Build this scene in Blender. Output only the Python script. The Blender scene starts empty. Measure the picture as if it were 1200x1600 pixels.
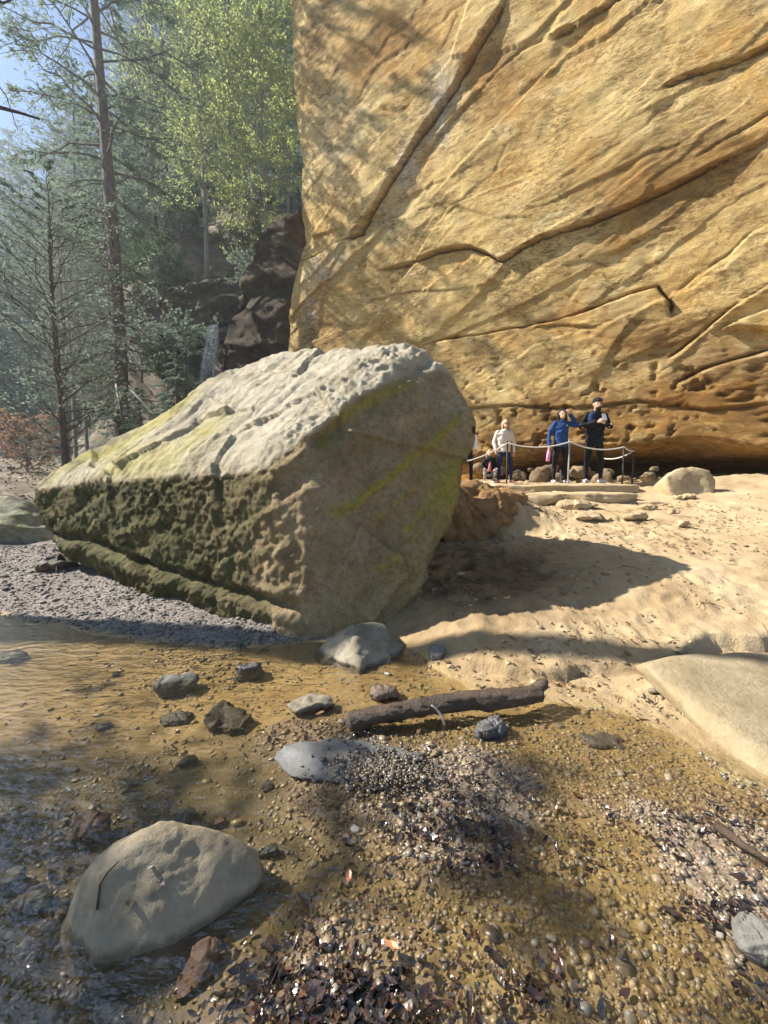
import bpy, bmesh, math, random
import numpy as np
from mathutils import Vector
R = math.radians
rng = np.random.default_rng(7); random.seed(7)
S = bpy.context.scene
COL = S.collection

# ---------------------------------------------------------------- camera, sky, sun, exposure
FOC, CX, CY, HOR, CAMZ = 680.0, 600.0, 800.0, 740.0, 1.55
PITCH = math.atan((CY - HOR) / FOC)
cam = bpy.data.cameras.new('camera'); camo = bpy.data.objects.new('camera', cam); COL.objects.link(camo)
cam.sensor_fit = 'VERTICAL'; cam.sensor_height = 36.0; cam.lens = 36.0 * FOC / 1600.0
cam.clip_start = 0.05; cam.clip_end = 600
camo.location = (0, 0, CAMZ); camo.rotation_euler = (R(90) - PITCH, 0, 0)
S.camera = camo

SUN_EL, SUN_AZ = R(40), R(10)           # light travels to +x and a little towards -y
to_sun = Vector((-math.cos(SUN_AZ) * math.cos(SUN_EL), math.sin(SUN_AZ) * math.cos(SUN_EL), math.sin(SUN_EL)))
W = bpy.data.worlds.new('World'); S.world = W; W.use_nodes = True
wn = W.node_tree; bg = wn.nodes['Background']
sky = wn.nodes.new('ShaderNodeTexSky'); sky.sky_type = 'NISHITA'; sky.sun_disc = False
sky.sun_elevation = SUN_EL; sky.sun_rotation = math.atan2(to_sun.x, to_sun.y)
sky.air_density = 1.0; sky.dust_density = 0.4; sky.ozone_density = 3.0
wn.links.new(sky.outputs[0], bg.inputs[0]); bg.inputs[1].default_value = 0.068
sun = bpy.data.lights.new('sun', 'SUN'); suno = bpy.data.objects.new('sun', sun); COL.objects.link(suno)
sun.energy = 5.0; sun.angle = R(0.5); sun.color = (1.0, 0.94, 0.84)
suno.rotation_euler = (-to_sun).to_track_quat('-Z', 'Y').to_euler(); suno.location = (-20, 6, 25)
S.view_settings.view_transform = 'Standard'; S.view_settings.look = 'None'
S.view_settings.gamma = 1.0; S.view_settings.use_curve_mapping = False
S.view_settings.exposure = 1.36
S.cycles.use_denoising = True
S.cycles.max_bounces = 6; S.cycles.diffuse_bounces = 4; S.cycles.glossy_bounces = 2; S.cycles.volume_bounces = 0
S.cycles.use_adaptive_sampling = True; S.cycles.adaptive_threshold = 0.03
S.cycles.transparent_max_bounces = 12; S.cycles.sample_clamp_indirect = 6.0

# ---------------------------------------------------------------- geometry helpers
cp, sp = math.cos(PITCH), math.sin(PITCH)
def ray(px, py):
    u, v = (px - CX) / FOC, (CY - py) / FOC
    return np.array([u, cp + v * sp, -sp + v * cp])
def at(px, py, Y):
    d = ray(px, py); t = Y / d[1]; return np.array([d[0] * t, Y, CAMZ + d[2] * t])
def atz(px, py, z=0.0):
    d = ray(px, py); t = (z - CAMZ) / d[2]; return np.array([d[0] * t, d[1] * t, z])
def sstep(a, b, x):
    t = np.clip((x - a) / (b - a), 0, 1); return t * t * (3 - 2 * t)

def _hash(ix, iy, iz, s):
    h = (ix.astype(np.uint32) * np.uint32(374761393)) ^ (iy.astype(np.uint32) * np.uint32(668265263)) ^ (iz.astype(np.uint32) * np.uint32(2246822519)) ^ np.uint32((s * 1274126177) & 0xffffffff)
    h = (h ^ (h >> np.uint32(15))) * np.uint32(2246822519)
    h = (h ^ (h >> np.uint32(13))) * np.uint32(3266489917)
    return (h ^ (h >> np.uint32(16))).astype(np.float64) / 4294967295.0
def vnoise(p, s=0):
    f = np.floor(p); i = f.astype(np.int64); t = p - f; t = t * t * t * (t * (t * 6 - 15) + 10)
    x, y, z = i[:, 0], i[:, 1], i[:, 2]; out = 0
    for dx in (0, 1):
        wx = t[:, 0] if dx else 1 - t[:, 0]
        for dy in (0, 1):
            wy = t[:, 1] if dy else 1 - t[:, 1]
            for dz in (0, 1):
                wz = t[:, 2] if dz else 1 - t[:, 2]
                out = out + wx * wy * wz * _hash(x + dx, y + dy, z + dz, s)
    return out * 2 - 1
def fbm(p, octv=4, s=0, gain=0.5, lac=2.03):
    a, o, n = 1.0, 0, 0
    for k in range(octv):
        o = o + a * vnoise(p, s + k * 13); n += a; a *= gain; p = p * lac + 11.3
    return o / n * 1.5
def n2(x, y, f, octv=4, s=0):
    return fbm(np.stack([x * f, y * f, np.full_like(x, 3.7)], 1), octv, s)
def nrmz(v): return v / (np.linalg.norm(v, axis=-1, keepdims=True) + 1e-9)

def np_mesh(name, V, F, smooth=True):
    V = np.asarray(V, np.float32); F = np.asarray(F, np.int32); k = F.shape[1]
    me = bpy.data.meshes.new(name)
    me.vertices.add(len(V)); me.vertices.foreach_set('co', V.ravel())
    me.loops.add(F.size); me.loops.foreach_set('vertex_index', F.ravel())
    me.polygons.add(len(F)); me.polygons.foreach_set('loop_start', np.arange(0, F.size, k, dtype=np.int32))
    me.polygons.foreach_set('use_smooth', np.full(len(F), smooth))
    me.update(calc_edges=True); return me
def fattr(me, name, vals):
    a = me.attributes.new(name, 'FLOAT', 'POINT'); a.data.foreach_set('value', np.asarray(vals, np.float32))
def cattr(me, name, vals):
    a = me.attributes.new(name, 'FLOAT_COLOR', 'POINT'); v = np.ones((len(vals), 4), np.float32); v[:, :3] = vals
    a.data.foreach_set('color', v.ravel())
def add(name, me, m=None, parent=None, loc=(0, 0, 0), rot=(0, 0, 0), label=None, cat=None, group=None, kind=None):
    o = bpy.data.objects.new(name, me); COL.objects.link(o)
    o.location = tuple(float(c) for c in loc); o.rotation_euler = rot
    if parent is not None: o.parent = parent
    if m is not None and me is not None and not me.materials: me.materials.append(m)
    if label: o['label'] = label
    if cat: o['category'] = cat
    if group: o['group'] = group
    if kind: o['kind'] = kind
    return o
def hull(pts):
    bm = bmesh.new()
    for p in pts: bm.verts.new(tuple(float(c) for c in p))
    r = bmesh.ops.convex_hull(bm, input=bm.verts)
    bmesh.ops.delete(bm, geom=list({g for g in r['geom_interior'] + r['geom_unused'] if isinstance(g, bmesh.types.BMVert)}), context='VERTS')
    bmesh.ops.triangulate(bm, faces=bm.faces); bm.verts.index_update()
    V = np.array([v.co[:] for v in bm.verts]); F = np.array([[v.index for v in f.verts] for f in bm.faces]); bm.free()
    return V, F
def remesh(V, F, voxel):
    me = np_mesh('tmp', V, F, False); o = bpy.data.objects.new('tmp', me); COL.objects.link(o)
    md = o.modifiers.new('r', 'REMESH'); md.mode = 'VOXEL'; md.voxel_size = voxel; md.adaptivity = 0
    ev = o.evaluated_get(bpy.context.evaluated_depsgraph_get()); m2 = ev.to_mesh()
    n = len(m2.vertices); v = np.empty(n * 3, np.float32); m2.vertices.foreach_get('co', v)
    l = np.empty(len(m2.loops), np.int32); m2.loops.foreach_get('vertex_index', l)
    ev.to_mesh_clear(); bpy.data.objects.remove(o); bpy.data.meshes.remove(me)
    return v.reshape(-1, 3).astype(np.float64), l.reshape(-1, 4)
def relax(V, F, it, w=0.5):
    a = F.ravel(); b = np.roll(F, -1, 1).ravel(); n = len(V)
    i = np.concatenate([a, b]); j = np.concatenate([b, a]); cnt = np.bincount(i, minlength=n)[:, None].clip(1)
    for _ in range(it):
        acc = np.stack([np.bincount(i, V[j, k], n) for k in range(3)], 1) / cnt
        V = V * (1 - w) + acc * w
    return V
def vnormals(V, F):
    fn = np.cross(V[F[:, 2]] - V[F[:, 0]], V[F[:, -1]] - V[F[:, 1]]); N = np.zeros_like(V)
    for k in range(F.shape[1]):
        for c in range(3): N[:, c] += np.bincount(F[:, k], fn[:, c], len(V))
    return nrmz(N)
def seg_dist(P, poly):
    """distance of 3D/2D points to a polyline, with the parameter along it (0..1)"""
    best = np.full(len(P), 1e9); par = np.zeros(len(P)); m = len(poly) - 1
    for k in range(m):
        a, b = poly[k], poly[k + 1]; ab = b - a
        t = np.clip(((P - a) @ ab) / (ab @ ab + 1e-12), 0, 1)
        d = np.linalg.norm(P - (a + t[:, None] * ab), axis=1); w = d < best
        best[w] = d[w]; par[w] = (k + t[w]) / m
    return best, par
def facets(P, n_, amp, tilt, seed, aniso=None):
    """broken planes: nearest of n_ scattered seeds gives every point a step and a slope"""
    r = np.random.default_rng(seed); Q = P if aniso is None else P * np.asarray(aniso); lo, hi = Q.min(0), Q.max(0); Sd = r.uniform(lo, hi, (n_, P.shape[1])); best = np.full(len(P), 1e9); idx = np.zeros(len(P), int)
    for k in range(n_):
        d = ((Q - Sd[k]) ** 2).sum(1); w = d < best; best[w] = d[w]; idx[w] = k
    off = r.normal(0, amp, n_); T = r.normal(0, tilt, (n_, P.shape[1])); return off[idx] + ((Q - Sd[idx]) * T[idx]).sum(1)
def hit(px, py, y0=0.8):
    d = ray(px, py); t = np.arange(y0, 30, .02) / d[1]; P = d[None] * t[:, None]; P[:, 2] += CAMZ; g = ground_z(P[:, 0], P[:, 1]); k = int(np.argmax(P[:, 2] < g)); return np.array([P[k, 0], P[k, 1], g[k]])
def tube(pts, rad, sides=8, cap=True):
    pts = np.asarray(pts, float); n = len(pts); rad = np.broadcast_to(rad, n)
    T = np.gradient(pts, axis=0); T = nrmz(T); up = np.array([0, 0, 1.0]); up = up if abs(T[0] @ up) < 0.9 else np.array([1.0, 0, 0])
    A = nrmz(np.cross(T, up)); B = np.cross(T, A); th = np.arange(sides) * 2 * math.pi / sides
    V = pts[:, None] + rad[:, None, None] * (np.cos(th)[None, :, None] * A[:, None] + np.sin(th)[None, :, None] * B[:, None])
    V = V.reshape(-1, 3); F = []
    i = np.arange(n - 1)[:, None] * sides; k = np.arange(sides)[None]; k2 = (k + 1) % sides
    F = np.stack([i + k, i + k2, i + sides + k2, i + sides + k], -1).reshape(-1, 4)
    if cap:
        c0, c1 = len(V), len(V) + 1; V = np.vstack([V, pts[0] - T[0] * rad[0] * 0.3, pts[-1] + T[-1] * rad[-1] * 0.3]); k = np.arange(sides); k2 = (k + 1) % sides; L = (n - 1) * sides
        F = np.vstack([F, np.stack([np.full(sides, c0), k2, k, k], 1)[:, [0, 1, 2, 2]], np.stack([np.full(sides, c1), L + k, L + k2, L + k2], 1)])
    return V, F
def tris_quads(F):   # split quads (possibly degenerate) to clean triangles
    t = np.vstack([F[:, [0, 1, 2]], F[:, [0, 2, 3]]]); ok = (t[:, 0] != t[:, 1]) & (t[:, 1] != t[:, 2]) & (t[:, 0] != t[:, 2]); return t[ok]
class MB:
    def __init__(s): s.V = []; s.F = []; s.n = 0
    def put(s, V, F):
        s.V.append(np.asarray(V, float)); s.F.append(np.asarray(F) + s.n); s.n += len(V); return s
    def tube(s, *a, **k):
        V, F = tube(*a, **k); return s.put(V, tris_quads(F))
    def box(s, c, d, rz=0):
        q = np.array([[x, y, z] for x in (-.5, .5) for y in (-.5, .5) for z in (-.5, .5)]) * np.array(d)
        ca, sa = math.cos(rz), math.sin(rz); q = q @ np.array([[ca, sa, 0], [-sa, ca, 0], [0, 0, 1]]) + np.array(c)
        return s.put(q, tris_quads(np.array([[0, 1, 3, 2], [4, 6, 7, 5], [0, 4, 5, 1], [2, 3, 7, 6], [0, 2, 6, 4], [1, 5, 7, 3]])))
    def ell(s, c, r, nu=14, nv=9):
        th = np.linspace(0, math.pi, nv); ph = np.arange(nu) * 2 * math.pi / nu
        V = np.stack([np.sin(th)[:, None] * np.cos(ph), np.sin(th)[:, None] * np.sin(ph), np.cos(th)[:, None] * np.ones(nu)], -1).reshape(-1, 3) * np.array(r) + np.array(c)
        i = np.arange(nv - 1)[:, None] * nu; k = np.arange(nu)[None]; k2 = (k + 1) % nu
        F = np.stack([i + k, i + nu + k, i + nu + k2, i + k2], -1).reshape(-1, 4); return s.put(V, tris_quads(F))
    def chain(s, pts, rad, sides=10):
        """limb: tube with round ends"""
        pts = [np.array(p, float) for p in pts]; rad = list(rad)
        s.tube(pts, np.array(rad), sides)
        for p, r in zip(pts, rad): s.ell(p, (r, r, r), 10, 7)
        return s
    def loft(s, rings, sides=18):
        """closed body of ellipses: (cx, cy, z, rx, ry)"""
        th = np.arange(sides) * 2 * math.pi / sides; V = []
        for cx, cy, z, rx, ry in rings: V.append(np.stack([cx + rx * np.cos(th), cy + ry * np.sin(th), np.full(sides, z)], 1))
        n = len(rings); V = np.vstack(V + [np.array([[rings[0][0], rings[0][1], rings[0][2]], [rings[-1][0], rings[-1][1], rings[-1][2]]])])
        i = np.arange(n - 1)[:, None] * sides; k = np.arange(sides)[None]; k2 = (k + 1) % sides
        F = np.stack([i + k, i + k2, i + sides + k2, i + sides + k], -1).reshape(-1, 4); T = tris_quads(F)
        k = np.arange(sides); k2 = (k + 1) % sides; L = (n - 1) * sides
        T = np.vstack([T, np.stack([np.full(sides, n * sides), k2, k], 1), np.stack([np.full(sides, n * sides + 1), L + k, L + k2], 1)])
        return s.put(V, T)
    def arrays(s): return np.vstack(s.V), np.vstack(s.F)
    def mesh(s, name, smooth=True):
        V, F = s.arrays(); return np_mesh(name, V, F, smooth)
    def skin(s, name, voxel, it=3):
        V, F = s.arrays(); V, F = remesh(V, F, voxel); V = relax(V, F, it); return np_mesh(name, V, F)

# ---------------------------------------------------------------- material helpers
class NT:
    def __init__(s, name):
        s.m = bpy.data.materials.new(name); s.m.use_nodes = True; s.t = s.m.node_tree; s.b = s.t.nodes['Principled BSDF']; s.out = s.t.nodes['Material Output']
        s.b.inputs['Specular IOR Level'].default_value = 0.25; s._tc = None
    def n(s, typ, **k):
        x = s.t.nodes.new(typ)
        for a, v in k.items(): setattr(x, a, v)
        return x
    def l(s, a, b): s.t.links.new(a, b)
    def tc(s):
        if s._tc is None: s._tc = s.n('ShaderNodeTexCoord').outputs['Object']
        return s._tc
    def mapv(s, scale=(1, 1, 1), rot=(0, 0, 0)):
        x = s.n('ShaderNodeMapping'); s.l(s.tc(), x.inputs[0]); x.inputs['Scale'].default_value = scale; x.inputs['Rotation'].default_value = rot; return x.outputs[0]
    def noise(s, scale, detail=6, rough=0.6, vec=None, dist=0.0):
        x = s.n('ShaderNodeTexNoise'); s.l(vec or s.tc(), x.inputs['Vector']); x.inputs['Scale'].default_value = scale
        x.inputs['Detail'].default_value = detail; x.inputs['Roughness'].default_value = rough; x.inputs['Distortion'].default_value = dist; return x.outputs['Fac']
    def voro(s, scale, vec=None, feat='F1', out='Distance'):
        x = s.n('ShaderNodeTexVoronoi', feature=feat); s.l(vec or s.tc(), x.inputs['Vector']); x.inputs['Scale'].default_value = scale; return x.outputs[out]
    def ramp(s, fac, stops):
        x = s.n('ShaderNodeValToRGB'); e = x.color_ramp.elements
        while len(e) < len(stops): e.new(0.5)
        for q, (p, c) in zip(e, stops):
            q.position = p; q.color = (c, c, c, 1) if isinstance(c, (int, float)) else (*c, 1)
        s.l(fac, x.inputs[0]); return x.outputs[0]
    def mix(s, fac, a, b, mode='MIX'):
        x = s.n('ShaderNodeMix', data_type='RGBA', blend_type=mode)
        for sock, v in ((x.inputs[0], fac), (x.inputs[6], a), (x.inputs[7], b)):
            if isinstance(v, bpy.types.NodeSocket): s.l(v, sock)
            elif isinstance(v, (int, float)): sock.default_value = v
            else: sock.default_value = (*v, 1)
        return x.outputs[2]
    def math(s, op, a, b=0.0):
        x = s.n('ShaderNodeMath', operation=op)
        for sock, v in zip(x.inputs, (a, b)):
            if isinstance(v, bpy.types.NodeSocket): s.l(v, sock)
            else: sock.default_value = v
        return x.outputs[0]
    def attr(s, name, out='Fac'):
        x = s.n('ShaderNodeAttribute'); x.attribute_name = name; return x.outputs[out]
    def bump(s, h, strength, dist, prev=None):
        x = s.n('ShaderNodeBump'); s.l(h, x.inputs['Height']); x.inputs['Strength'].default_value = strength; x.inputs['Distance'].default_value = dist
        if prev: s.l(prev, x.inputs['Normal'])
        return x.outputs[0]
    def fin(s, col=None, rough=0.8, normal=None, spec=None):
        if col is not None:
            if isinstance(col, bpy.types.NodeSocket): s.l(col, s.b.inputs['Base Color'])
            else: s.b.inputs['Base Color'].default_value = (*col, 1)
        if isinstance(rough, bpy.types.NodeSocket): s.l(rough, s.b.inputs['Roughness'])
        else: s.b.inputs['Roughness'].default_value = rough
        if normal is not None: s.l(normal, s.b.inputs['Normal'])
        if spec is not None: s.b.inputs['Specular IOR Level'].default_value = spec
        return s.m
def plain(name, col, rough=0.7, var=0.15, scale=20, bump=0.0, spec=0.25):
    n = NT(name); f = n.noise(scale, 4); c = n.ramp(f, [(0.3, tuple(x * (1 - var) for x in col)), (0.7, tuple(min(1, x * (1 + var)) for x in col))])
    return n.fin(c, rough, n.bump(n.noise(scale * 3, 5), bump, 0.01) if bump else None, spec)
def rockmat(name, cols, scale=2.0, moss=None, mossamt=0.5, bump=0.5, bdist=0.02, rough=0.85, spec=0.2, speck=0.35, wet=False):
    """cols: three colours dark to pale; moss colour grows by noise and the 'moss' attribute"""
    n = NT(name)
    f = n.noise(scale, 8, 0.65); g = n.noise(scale * 7, 6, 0.7); h = n.noise(scale * 40, 4, 0.7)
    c = n.ramp(f, [(0.28, cols[0]), (0.5, cols[1]), (0.72, cols[2])])
    c = n.mix(n.math('MULTIPLY', n.ramp(g, [(0.35, 0.0), (0.7, 1.0)]), 0.5), c, cols[2])
    c = n.mix(n.math('MULTIPLY', n.ramp(h, [(0.55, 0.0), (0.7, 1.0)]), speck), c, cols[0])
    if moss:
        k = n.noise(scale * 2.2, 7, 0.7)
        if mossamt < 0: fac = n.math('MULTIPLY', n.attr('moss'), n.ramp(k, [(0.35, 0.0), (0.6, 1.0)]))
        else: fac = n.ramp(n.math('ADD', k, mossamt - 0.5), [(0.5, 0.0), (0.62, 0.85)])
        c = n.mix(fac, c, moss)
    if wet:
        gp = n.n('ShaderNodeNewGeometry'); sx_ = n.n('ShaderNodeSeparateXYZ'); n.l(gp.outputs['Position'], sx_.inputs[0]); wl = n.math('ADD', sx_.outputs['Z'], n.math('MULTIPLY', n.math('SUBTRACT', n.noise(14, 3), .5), .05))
        x_ = n.n('ShaderNodeMapRange'); n.l(wl, x_.inputs[0]); x_.inputs[1].default_value = .012; x_.inputs[2].default_value = .030; x_.inputs[3].default_value = .62; x_.inputs[4].default_value = 0.0; c = n.mix(x_.outputs[0], c, tuple(q * .35 for q in cols[0]))
    nb = n.bump(g, bump, bdist); nb = n.bump(h, bump * 0.7, bdist * 0.35, nb)
    return n.fin(c, rough, nb, spec)

# ---------------------------------------------------------------- terrain
WP = np.array([atz(x, y)[:2] for x, y in [(0, 962), (120, 985), (240, 1003), (330, 1012), (430, 1010), (480, 1004), (560, 998), (622, 1004), (660, 1026), (700, 1060), (760, 1083), (850, 1095), (950, 1108), (1060, 1150), (1130, 1195), (1195, 1235)]]
              + [(2.6, 1.3), (4.5, 0.8), (5.0, -3.0), (-14, -3.0), (-14, 6.2), (-8, 5.6)])
BARS = [(np.array([atz(x, y)[:2] for x, y in [(405, 1150), (470, 1118), (560, 1125), (650, 1150), (770, 1165), (840, 1215), (850, 1300), (770, 1380), (650, 1335), (560, 1285), (480, 1240), (420, 1180)]]), 0.022),
        (np.array([atz(x, y)[:2] for x, y in [(960, 1260), (1100, 1240), (1260, 1280), (1300, 1500), (1150, 1470), (1010, 1360)]]), 0.024),
        (np.array([atz(x, y)[:2] for x, y in [(340, 1490), (480, 1440), (640, 1460), (700, 1560), (640, 1640), (330, 1640)]]), 0.022),
        (np.array([atz(x, y)[:2] for x, y in [(700, 1480), (840, 1470), (960, 1560), (900, 1640), (720, 1640)]]), 0.016)]
LEDGE = np.array([atz(x, y, 0.10)[:2] for x, y in [(560, 985), (640, 1003), (700, 1022), (790, 1040), (900, 1042), (1010, 1040), (1120, 1015), (1400, 990)]])
def poly_sd(x, y, poly):
    P = np.stack([x, y], 1); d, _ = seg_dist(P, np.vstack([poly, poly[:1]])); ins = np.zeros(len(x), bool)
    for a, b in zip(poly, np.roll(poly, -1, 0)):
        c = ((a[1] > y) != (b[1] > y)) & (x < (b[0] - a[0]) * (y - a[1]) / (b[1] - a[1] + 1e-12) + a[0]); ins ^= c
    return np.where(ins, -d, d)
HBX = [-60, -45, -24, -18, -12, -7, -2]; HBY = [44, 40, 31, 23, 17.5, 16.3, 16]
def masks(x, y):
    sd = poly_sd(x, y, WP) + n2(x, y, 3.0, 3, 5) * 0.07
    bar = np.zeros_like(x)
    for p, h in BARS: bar = np.maximum(bar, h * sstep(0.30, -0.22, poly_sd(x, y, p) + n2(x, y, 3.0, 4, 9) * 0.22))
    right = sstep(-1.0, 0.3, x + 0.1 * (y - 4))
    dh = y - np.interp(x, HBX, HBY); hill = np.where(dh > 0, dh, 0) * sstep(-2.2, -4.0, x)
    return sd, bar, right, hill
def ground_z(x, y, fine=True):
    x = np.atleast_1d(np.asarray(x, float)); y = np.atleast_1d(np.asarray(y, float))
    sd, bar, right, hill = masks(x, y)
    d = np.maximum(sd, 0); ins = np.maximum(-sd, 0)
    zl = np.minimum(d * 0.2, 0.36) + np.clip(d - 1.8, 0, 20) * 0.02
    prof = np.interp(y, [2.5, 3.0, 3.4, 4.4, 5.5, 7, 8.2, 8.9, 13, 30], [.03, .07, .17, .45, .70, .95, 1.12, 1.31, 1.40, 1.5])
    prof2 = np.interp(y, [2.5, 3.0, 3.4, 4.4, 5.2, 6.15, 6.45, 6.9, 8.7, 13, 30], [.03, .07, .16, .38, .53, .66, 1.14, 1.27, 1.31, 1.40, 1.5])
    w2 = sstep(2.75, 2.0, x + n2(x, y, 0.9, 2, 3) * 0.2)
    zr = prof * (1 - w2) + prof2 * w2
    zr = zr - 0.13 * np.exp(-((x - 1.1) / 0.8) ** 2 - ((y - 5.0) / 0.8) ** 2)
    zr = zr + sstep(4.0, 9.0, x) * 0.25 * sstep(3.5, 6, y)
    lw = np.interp(x, LEDGE[:, 0], LEDGE[:, 1]) + n2(x, y * 0, 2.5, 3, 21) * 0.07
    zr = zr - 0.12 * sstep(lw + 0.02, lw - 0.02, y) * sstep(0.0, 0.35, x)
    zr = np.minimum(np.maximum(zr, 0.004 + 0.05 * np.clip(d, 0, 1)), 0.004 + d * 0.42)
    zout = zl * (1 - right) + zr * right
    deep = 0.022 + 0.075 * sstep(0.05, -1.1, x) + 0.02 * sstep(0.5, 1.0, x) * sstep(1.6, 2.2, y)
    zin = -np.minimum(ins * 0.25, deep) + n2(x, y, 3.2, 4, 31) * 0.013 + bar * (1 + deep / 0.09)
    z = np.where(sd > 0, zout, zin)
    # hillside: steep, with broken ledges
    hz = hill * 0.82 + n2(x, y, 0.25, 4, 41) * np.minimum(hill, 3) * 0.9
    hz = hz + 6 * sstep(2.5, 5.5, hill) * sstep(-18, -12, x)
    z = z + np.minimum(hz, 40) + np.maximum(0, -x - 7) * 0.07 * sstep(4, 10, y) + sstep(0.5, 3, -x - 5) * sstep(8, 14, y) * 0.6 * (y < 30)
    if fine:
        out = sstep(0, 0.5, d)
        z = z + n2(x, y, 1.3, 4, 51) * 0.024 * out + n2(x, y, 9, 3, 61) * 0.012 * sstep(0.0, 0.25, d) * (1 + 0.6 * right)
        z = z + np.maximum(0, n2(x * 0.35, y, 2.2, 3, 71)) * 0.03 * out * right * sstep(3.6, 4.6, y)
        gxx, gyy = x / .42, y / .42; cx_, cy_ = np.floor(gxx).astype(np.int64), np.floor(gyy).astype(np.int64); o_ = np.zeros_like(cx_); jx, jy, ja = _hash(cx_, cy_, o_, 1), _hash(cx_, cy_, o_, 2), _hash(cx_, cy_, o_, 3)
        ux, uy = (gxx - cx_ - .3 - .4 * jx) * .42, (gyy - cy_ - .3 - .4 * jy) * .42; ang = ja * 6.28; fu, fv = ux * np.cos(ang) + uy * np.sin(ang), -ux * np.sin(ang) + uy * np.cos(ang); rr = np.sqrt((fu / .13) ** 2 + (fv / .055) ** 2)
        z = z + (-.032 * sstep(1.15, .75, rr) + .012 * np.exp(-((rr - 1.25) / .2) ** 2)) * (_hash(cx_, cy_, o_, 4) < .75) * out * right * sstep(3.5, 4.3, y) * sstep(12, 9, y)
        z = z + n2(x, y, 22, 2, 81) * 0.006
    return z
def gz(x, y): return float(ground_z(x, y)[0])

def axis(parts, lo, hi):
    a = [np.arange(s, e, st) for s, e, st in parts]; mid = np.concatenate(a); l, h = mid[0], mid[-1]; L = []; st = 0.08
    while l > lo: st *= 1.12; l -= st; L.append(l)
    H = []; st = 0.08
    while h < hi: st *= 1.1; h += st; H.append(h)
    return np.concatenate([L[::-1], mid, H])
gx = axis([(-7, -3, .07), (-3, -1.6, .035), (-1.6, 2.6, .021), (2.6, 4, .035), (4, 9, .08)], -140, 120)
gy = axis([(0.6, 3.4, .021), (3.4, 6, .032), (6, 9, .05), (9, 18, .14)], -60, 160)
GX, GY = np.meshgrid(gx, gy); fx, fy = GX.ravel(), GY.ravel(); fz = ground_z(fx, fy)
ii = (np.arange(len(gy) - 1)[:, None] * len(gx) + np.arange(len(gx) - 1)[None]).ravel()
gm = np_mesh('ground', np.stack([fx, fy, fz], 1), np.stack([ii, ii + 1, ii + 1 + len(gx), ii + len(gx)], 1))
sd, bar, right, hill = masks(fx, fy)
fattr(gm, 'wet', sstep(0.10, -0.02, sd + n2(fx, fy, 5, 3, 3) * 0.05) * (1 - 0.3 * sstep(0.01, 0.03, bar)))
fattr(gm, 'gravel', np.clip((1 - right) * sstep(-0.05, 0.1, sd), 0, 1)); fattr(gm, 'bar', sstep(0.004, 0.02, bar) * .7)
fattr(gm, 'gbed', sstep(-.7, .1, fx + n2(fx, fy, 2, 3, 8) * .3) * sstep(3.0, 2.2, fy)); fattr(gm, 'bed_shade', sstep(3.1, 2.2, fy + n2(fx, fy, 1.6, 4, 18) * .6) * sstep(.2, -.6, fx + n2(fx, fy, 2, 3, 19) * .3))  # second mask: near-left bed darkened in colour to stand for deep shade
fattr(gm, 'hill', np.clip(sstep(0, 1.0, hill) + sstep(8, 10, fy) * sstep(-2.0, -3.5, fx) + sstep(-9, -12, fx), 0, 1))
soil = 1.5 * np.exp(-((fx - 1.1) / 1.05) ** 2 - ((fy - 5.0) / 1.1) ** 2) + sstep(1.9, 1.3, fx) * sstep(6.0, 6.3, fy) * sstep(7.0, 6.6, fy)  # oval paints the boulder's shadow on the sand darker; strip is bank earth
fattr(gm, 'damp', sstep(.75, .0, sd + n2(fx, fy, 2, 3, 28) * .25) * right)
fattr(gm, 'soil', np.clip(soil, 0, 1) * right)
n = NT('ground')
sandc = n.ramp(n.noise(1.6, 8, 0.65), [(0.3, (.30, .205, .105)), (0.5, (.40, .295, .17)), (0.7, (.47, .37, .23))])
sandc = n.mix(n.math('MULTIPLY', n.ramp(n.noise(26, 5, 0.7), [(0.52, 0.0), (0.68, 1.0)]), 0.45), sandc, (.25, .18, .09))
gravc = n.ramp(n.voro(75, out='Color'), [(0.1, (.08, .07, .062)), (0.45, (.175, .155, .138)), (0.8, (.28, .25, .225))])
gravc = n.mix(n.ramp(n.noise(3, 5), [(0.4, 0.0), (0.62, 0.6)]), gravc, (.19, .155, .13))
bedc = n.ramp(n.noise(1.6, 9, 0.72), [(0.3, (.16, .11, .045)), (0.48, (.30, .215, .095)), (0.68, (.41, .31, .16))])
bedc = n.mix(n.math('MULTIPLY', n.ramp(n.voro(42, out='Color'), [(0.3, 0.0), (0.8, 1.0)]), 0.4), bedc, (.22, .16, .09))
bedc = n.mix(n.math('MULTIPLY', n.attr('gbed'), .8), bedc, n.ramp(n.voro(50, out='Color'), [(0.1, (.09, .065, .03)), (0.5, (.19, .14, .065)), (0.85, (.30, .23, .11))])); bedc = n.mix(n.math('MULTIPLY', n.attr('bed_shade'), .8), bedc, (.05, .045, .032))
hillc = n.ramp(n.noise(1.1, 8, 0.7), [(0.3, (.05, .042, .03)), (0.5, (.14, .115, .08)), (0.68, (.27, .23, .17))])
soil_shade_c = n.ramp(n.noise(3, 7, 0.7), [(0.3, (.045, .028, .015)), (0.65, (.13, .08, .04))])
c = n.mix(n.math('MULTIPLY', n.attr('soil'), n.ramp(n.noise(4, 5), [(0.3, .4), (0.6, .95)])), sandc, soil_shade_c)
c = n.mix(n.math('MULTIPLY', n.attr('damp'), .65), c, (.25, .175, .09)); c = n.mix(n.attr('gravel'), c, gravc); c = n.mix(n.attr('wet'), c, bedc); c = n.mix(n.attr('bar'), c, n.ramp(n.voro(60, out='Color'), [(0.1, (.11, .085, .07)), (0.5, (.20, .155, .125)), (0.85, (.30, .24, .20))])); c = n.mix(n.attr('hill'), c, hillc)
nb = n.bump(n.noise(30, 8, 0.7), 0.45, 0.02); nb = n.bump(n.voro(55), 0.25, 0.01, nb)
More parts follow.
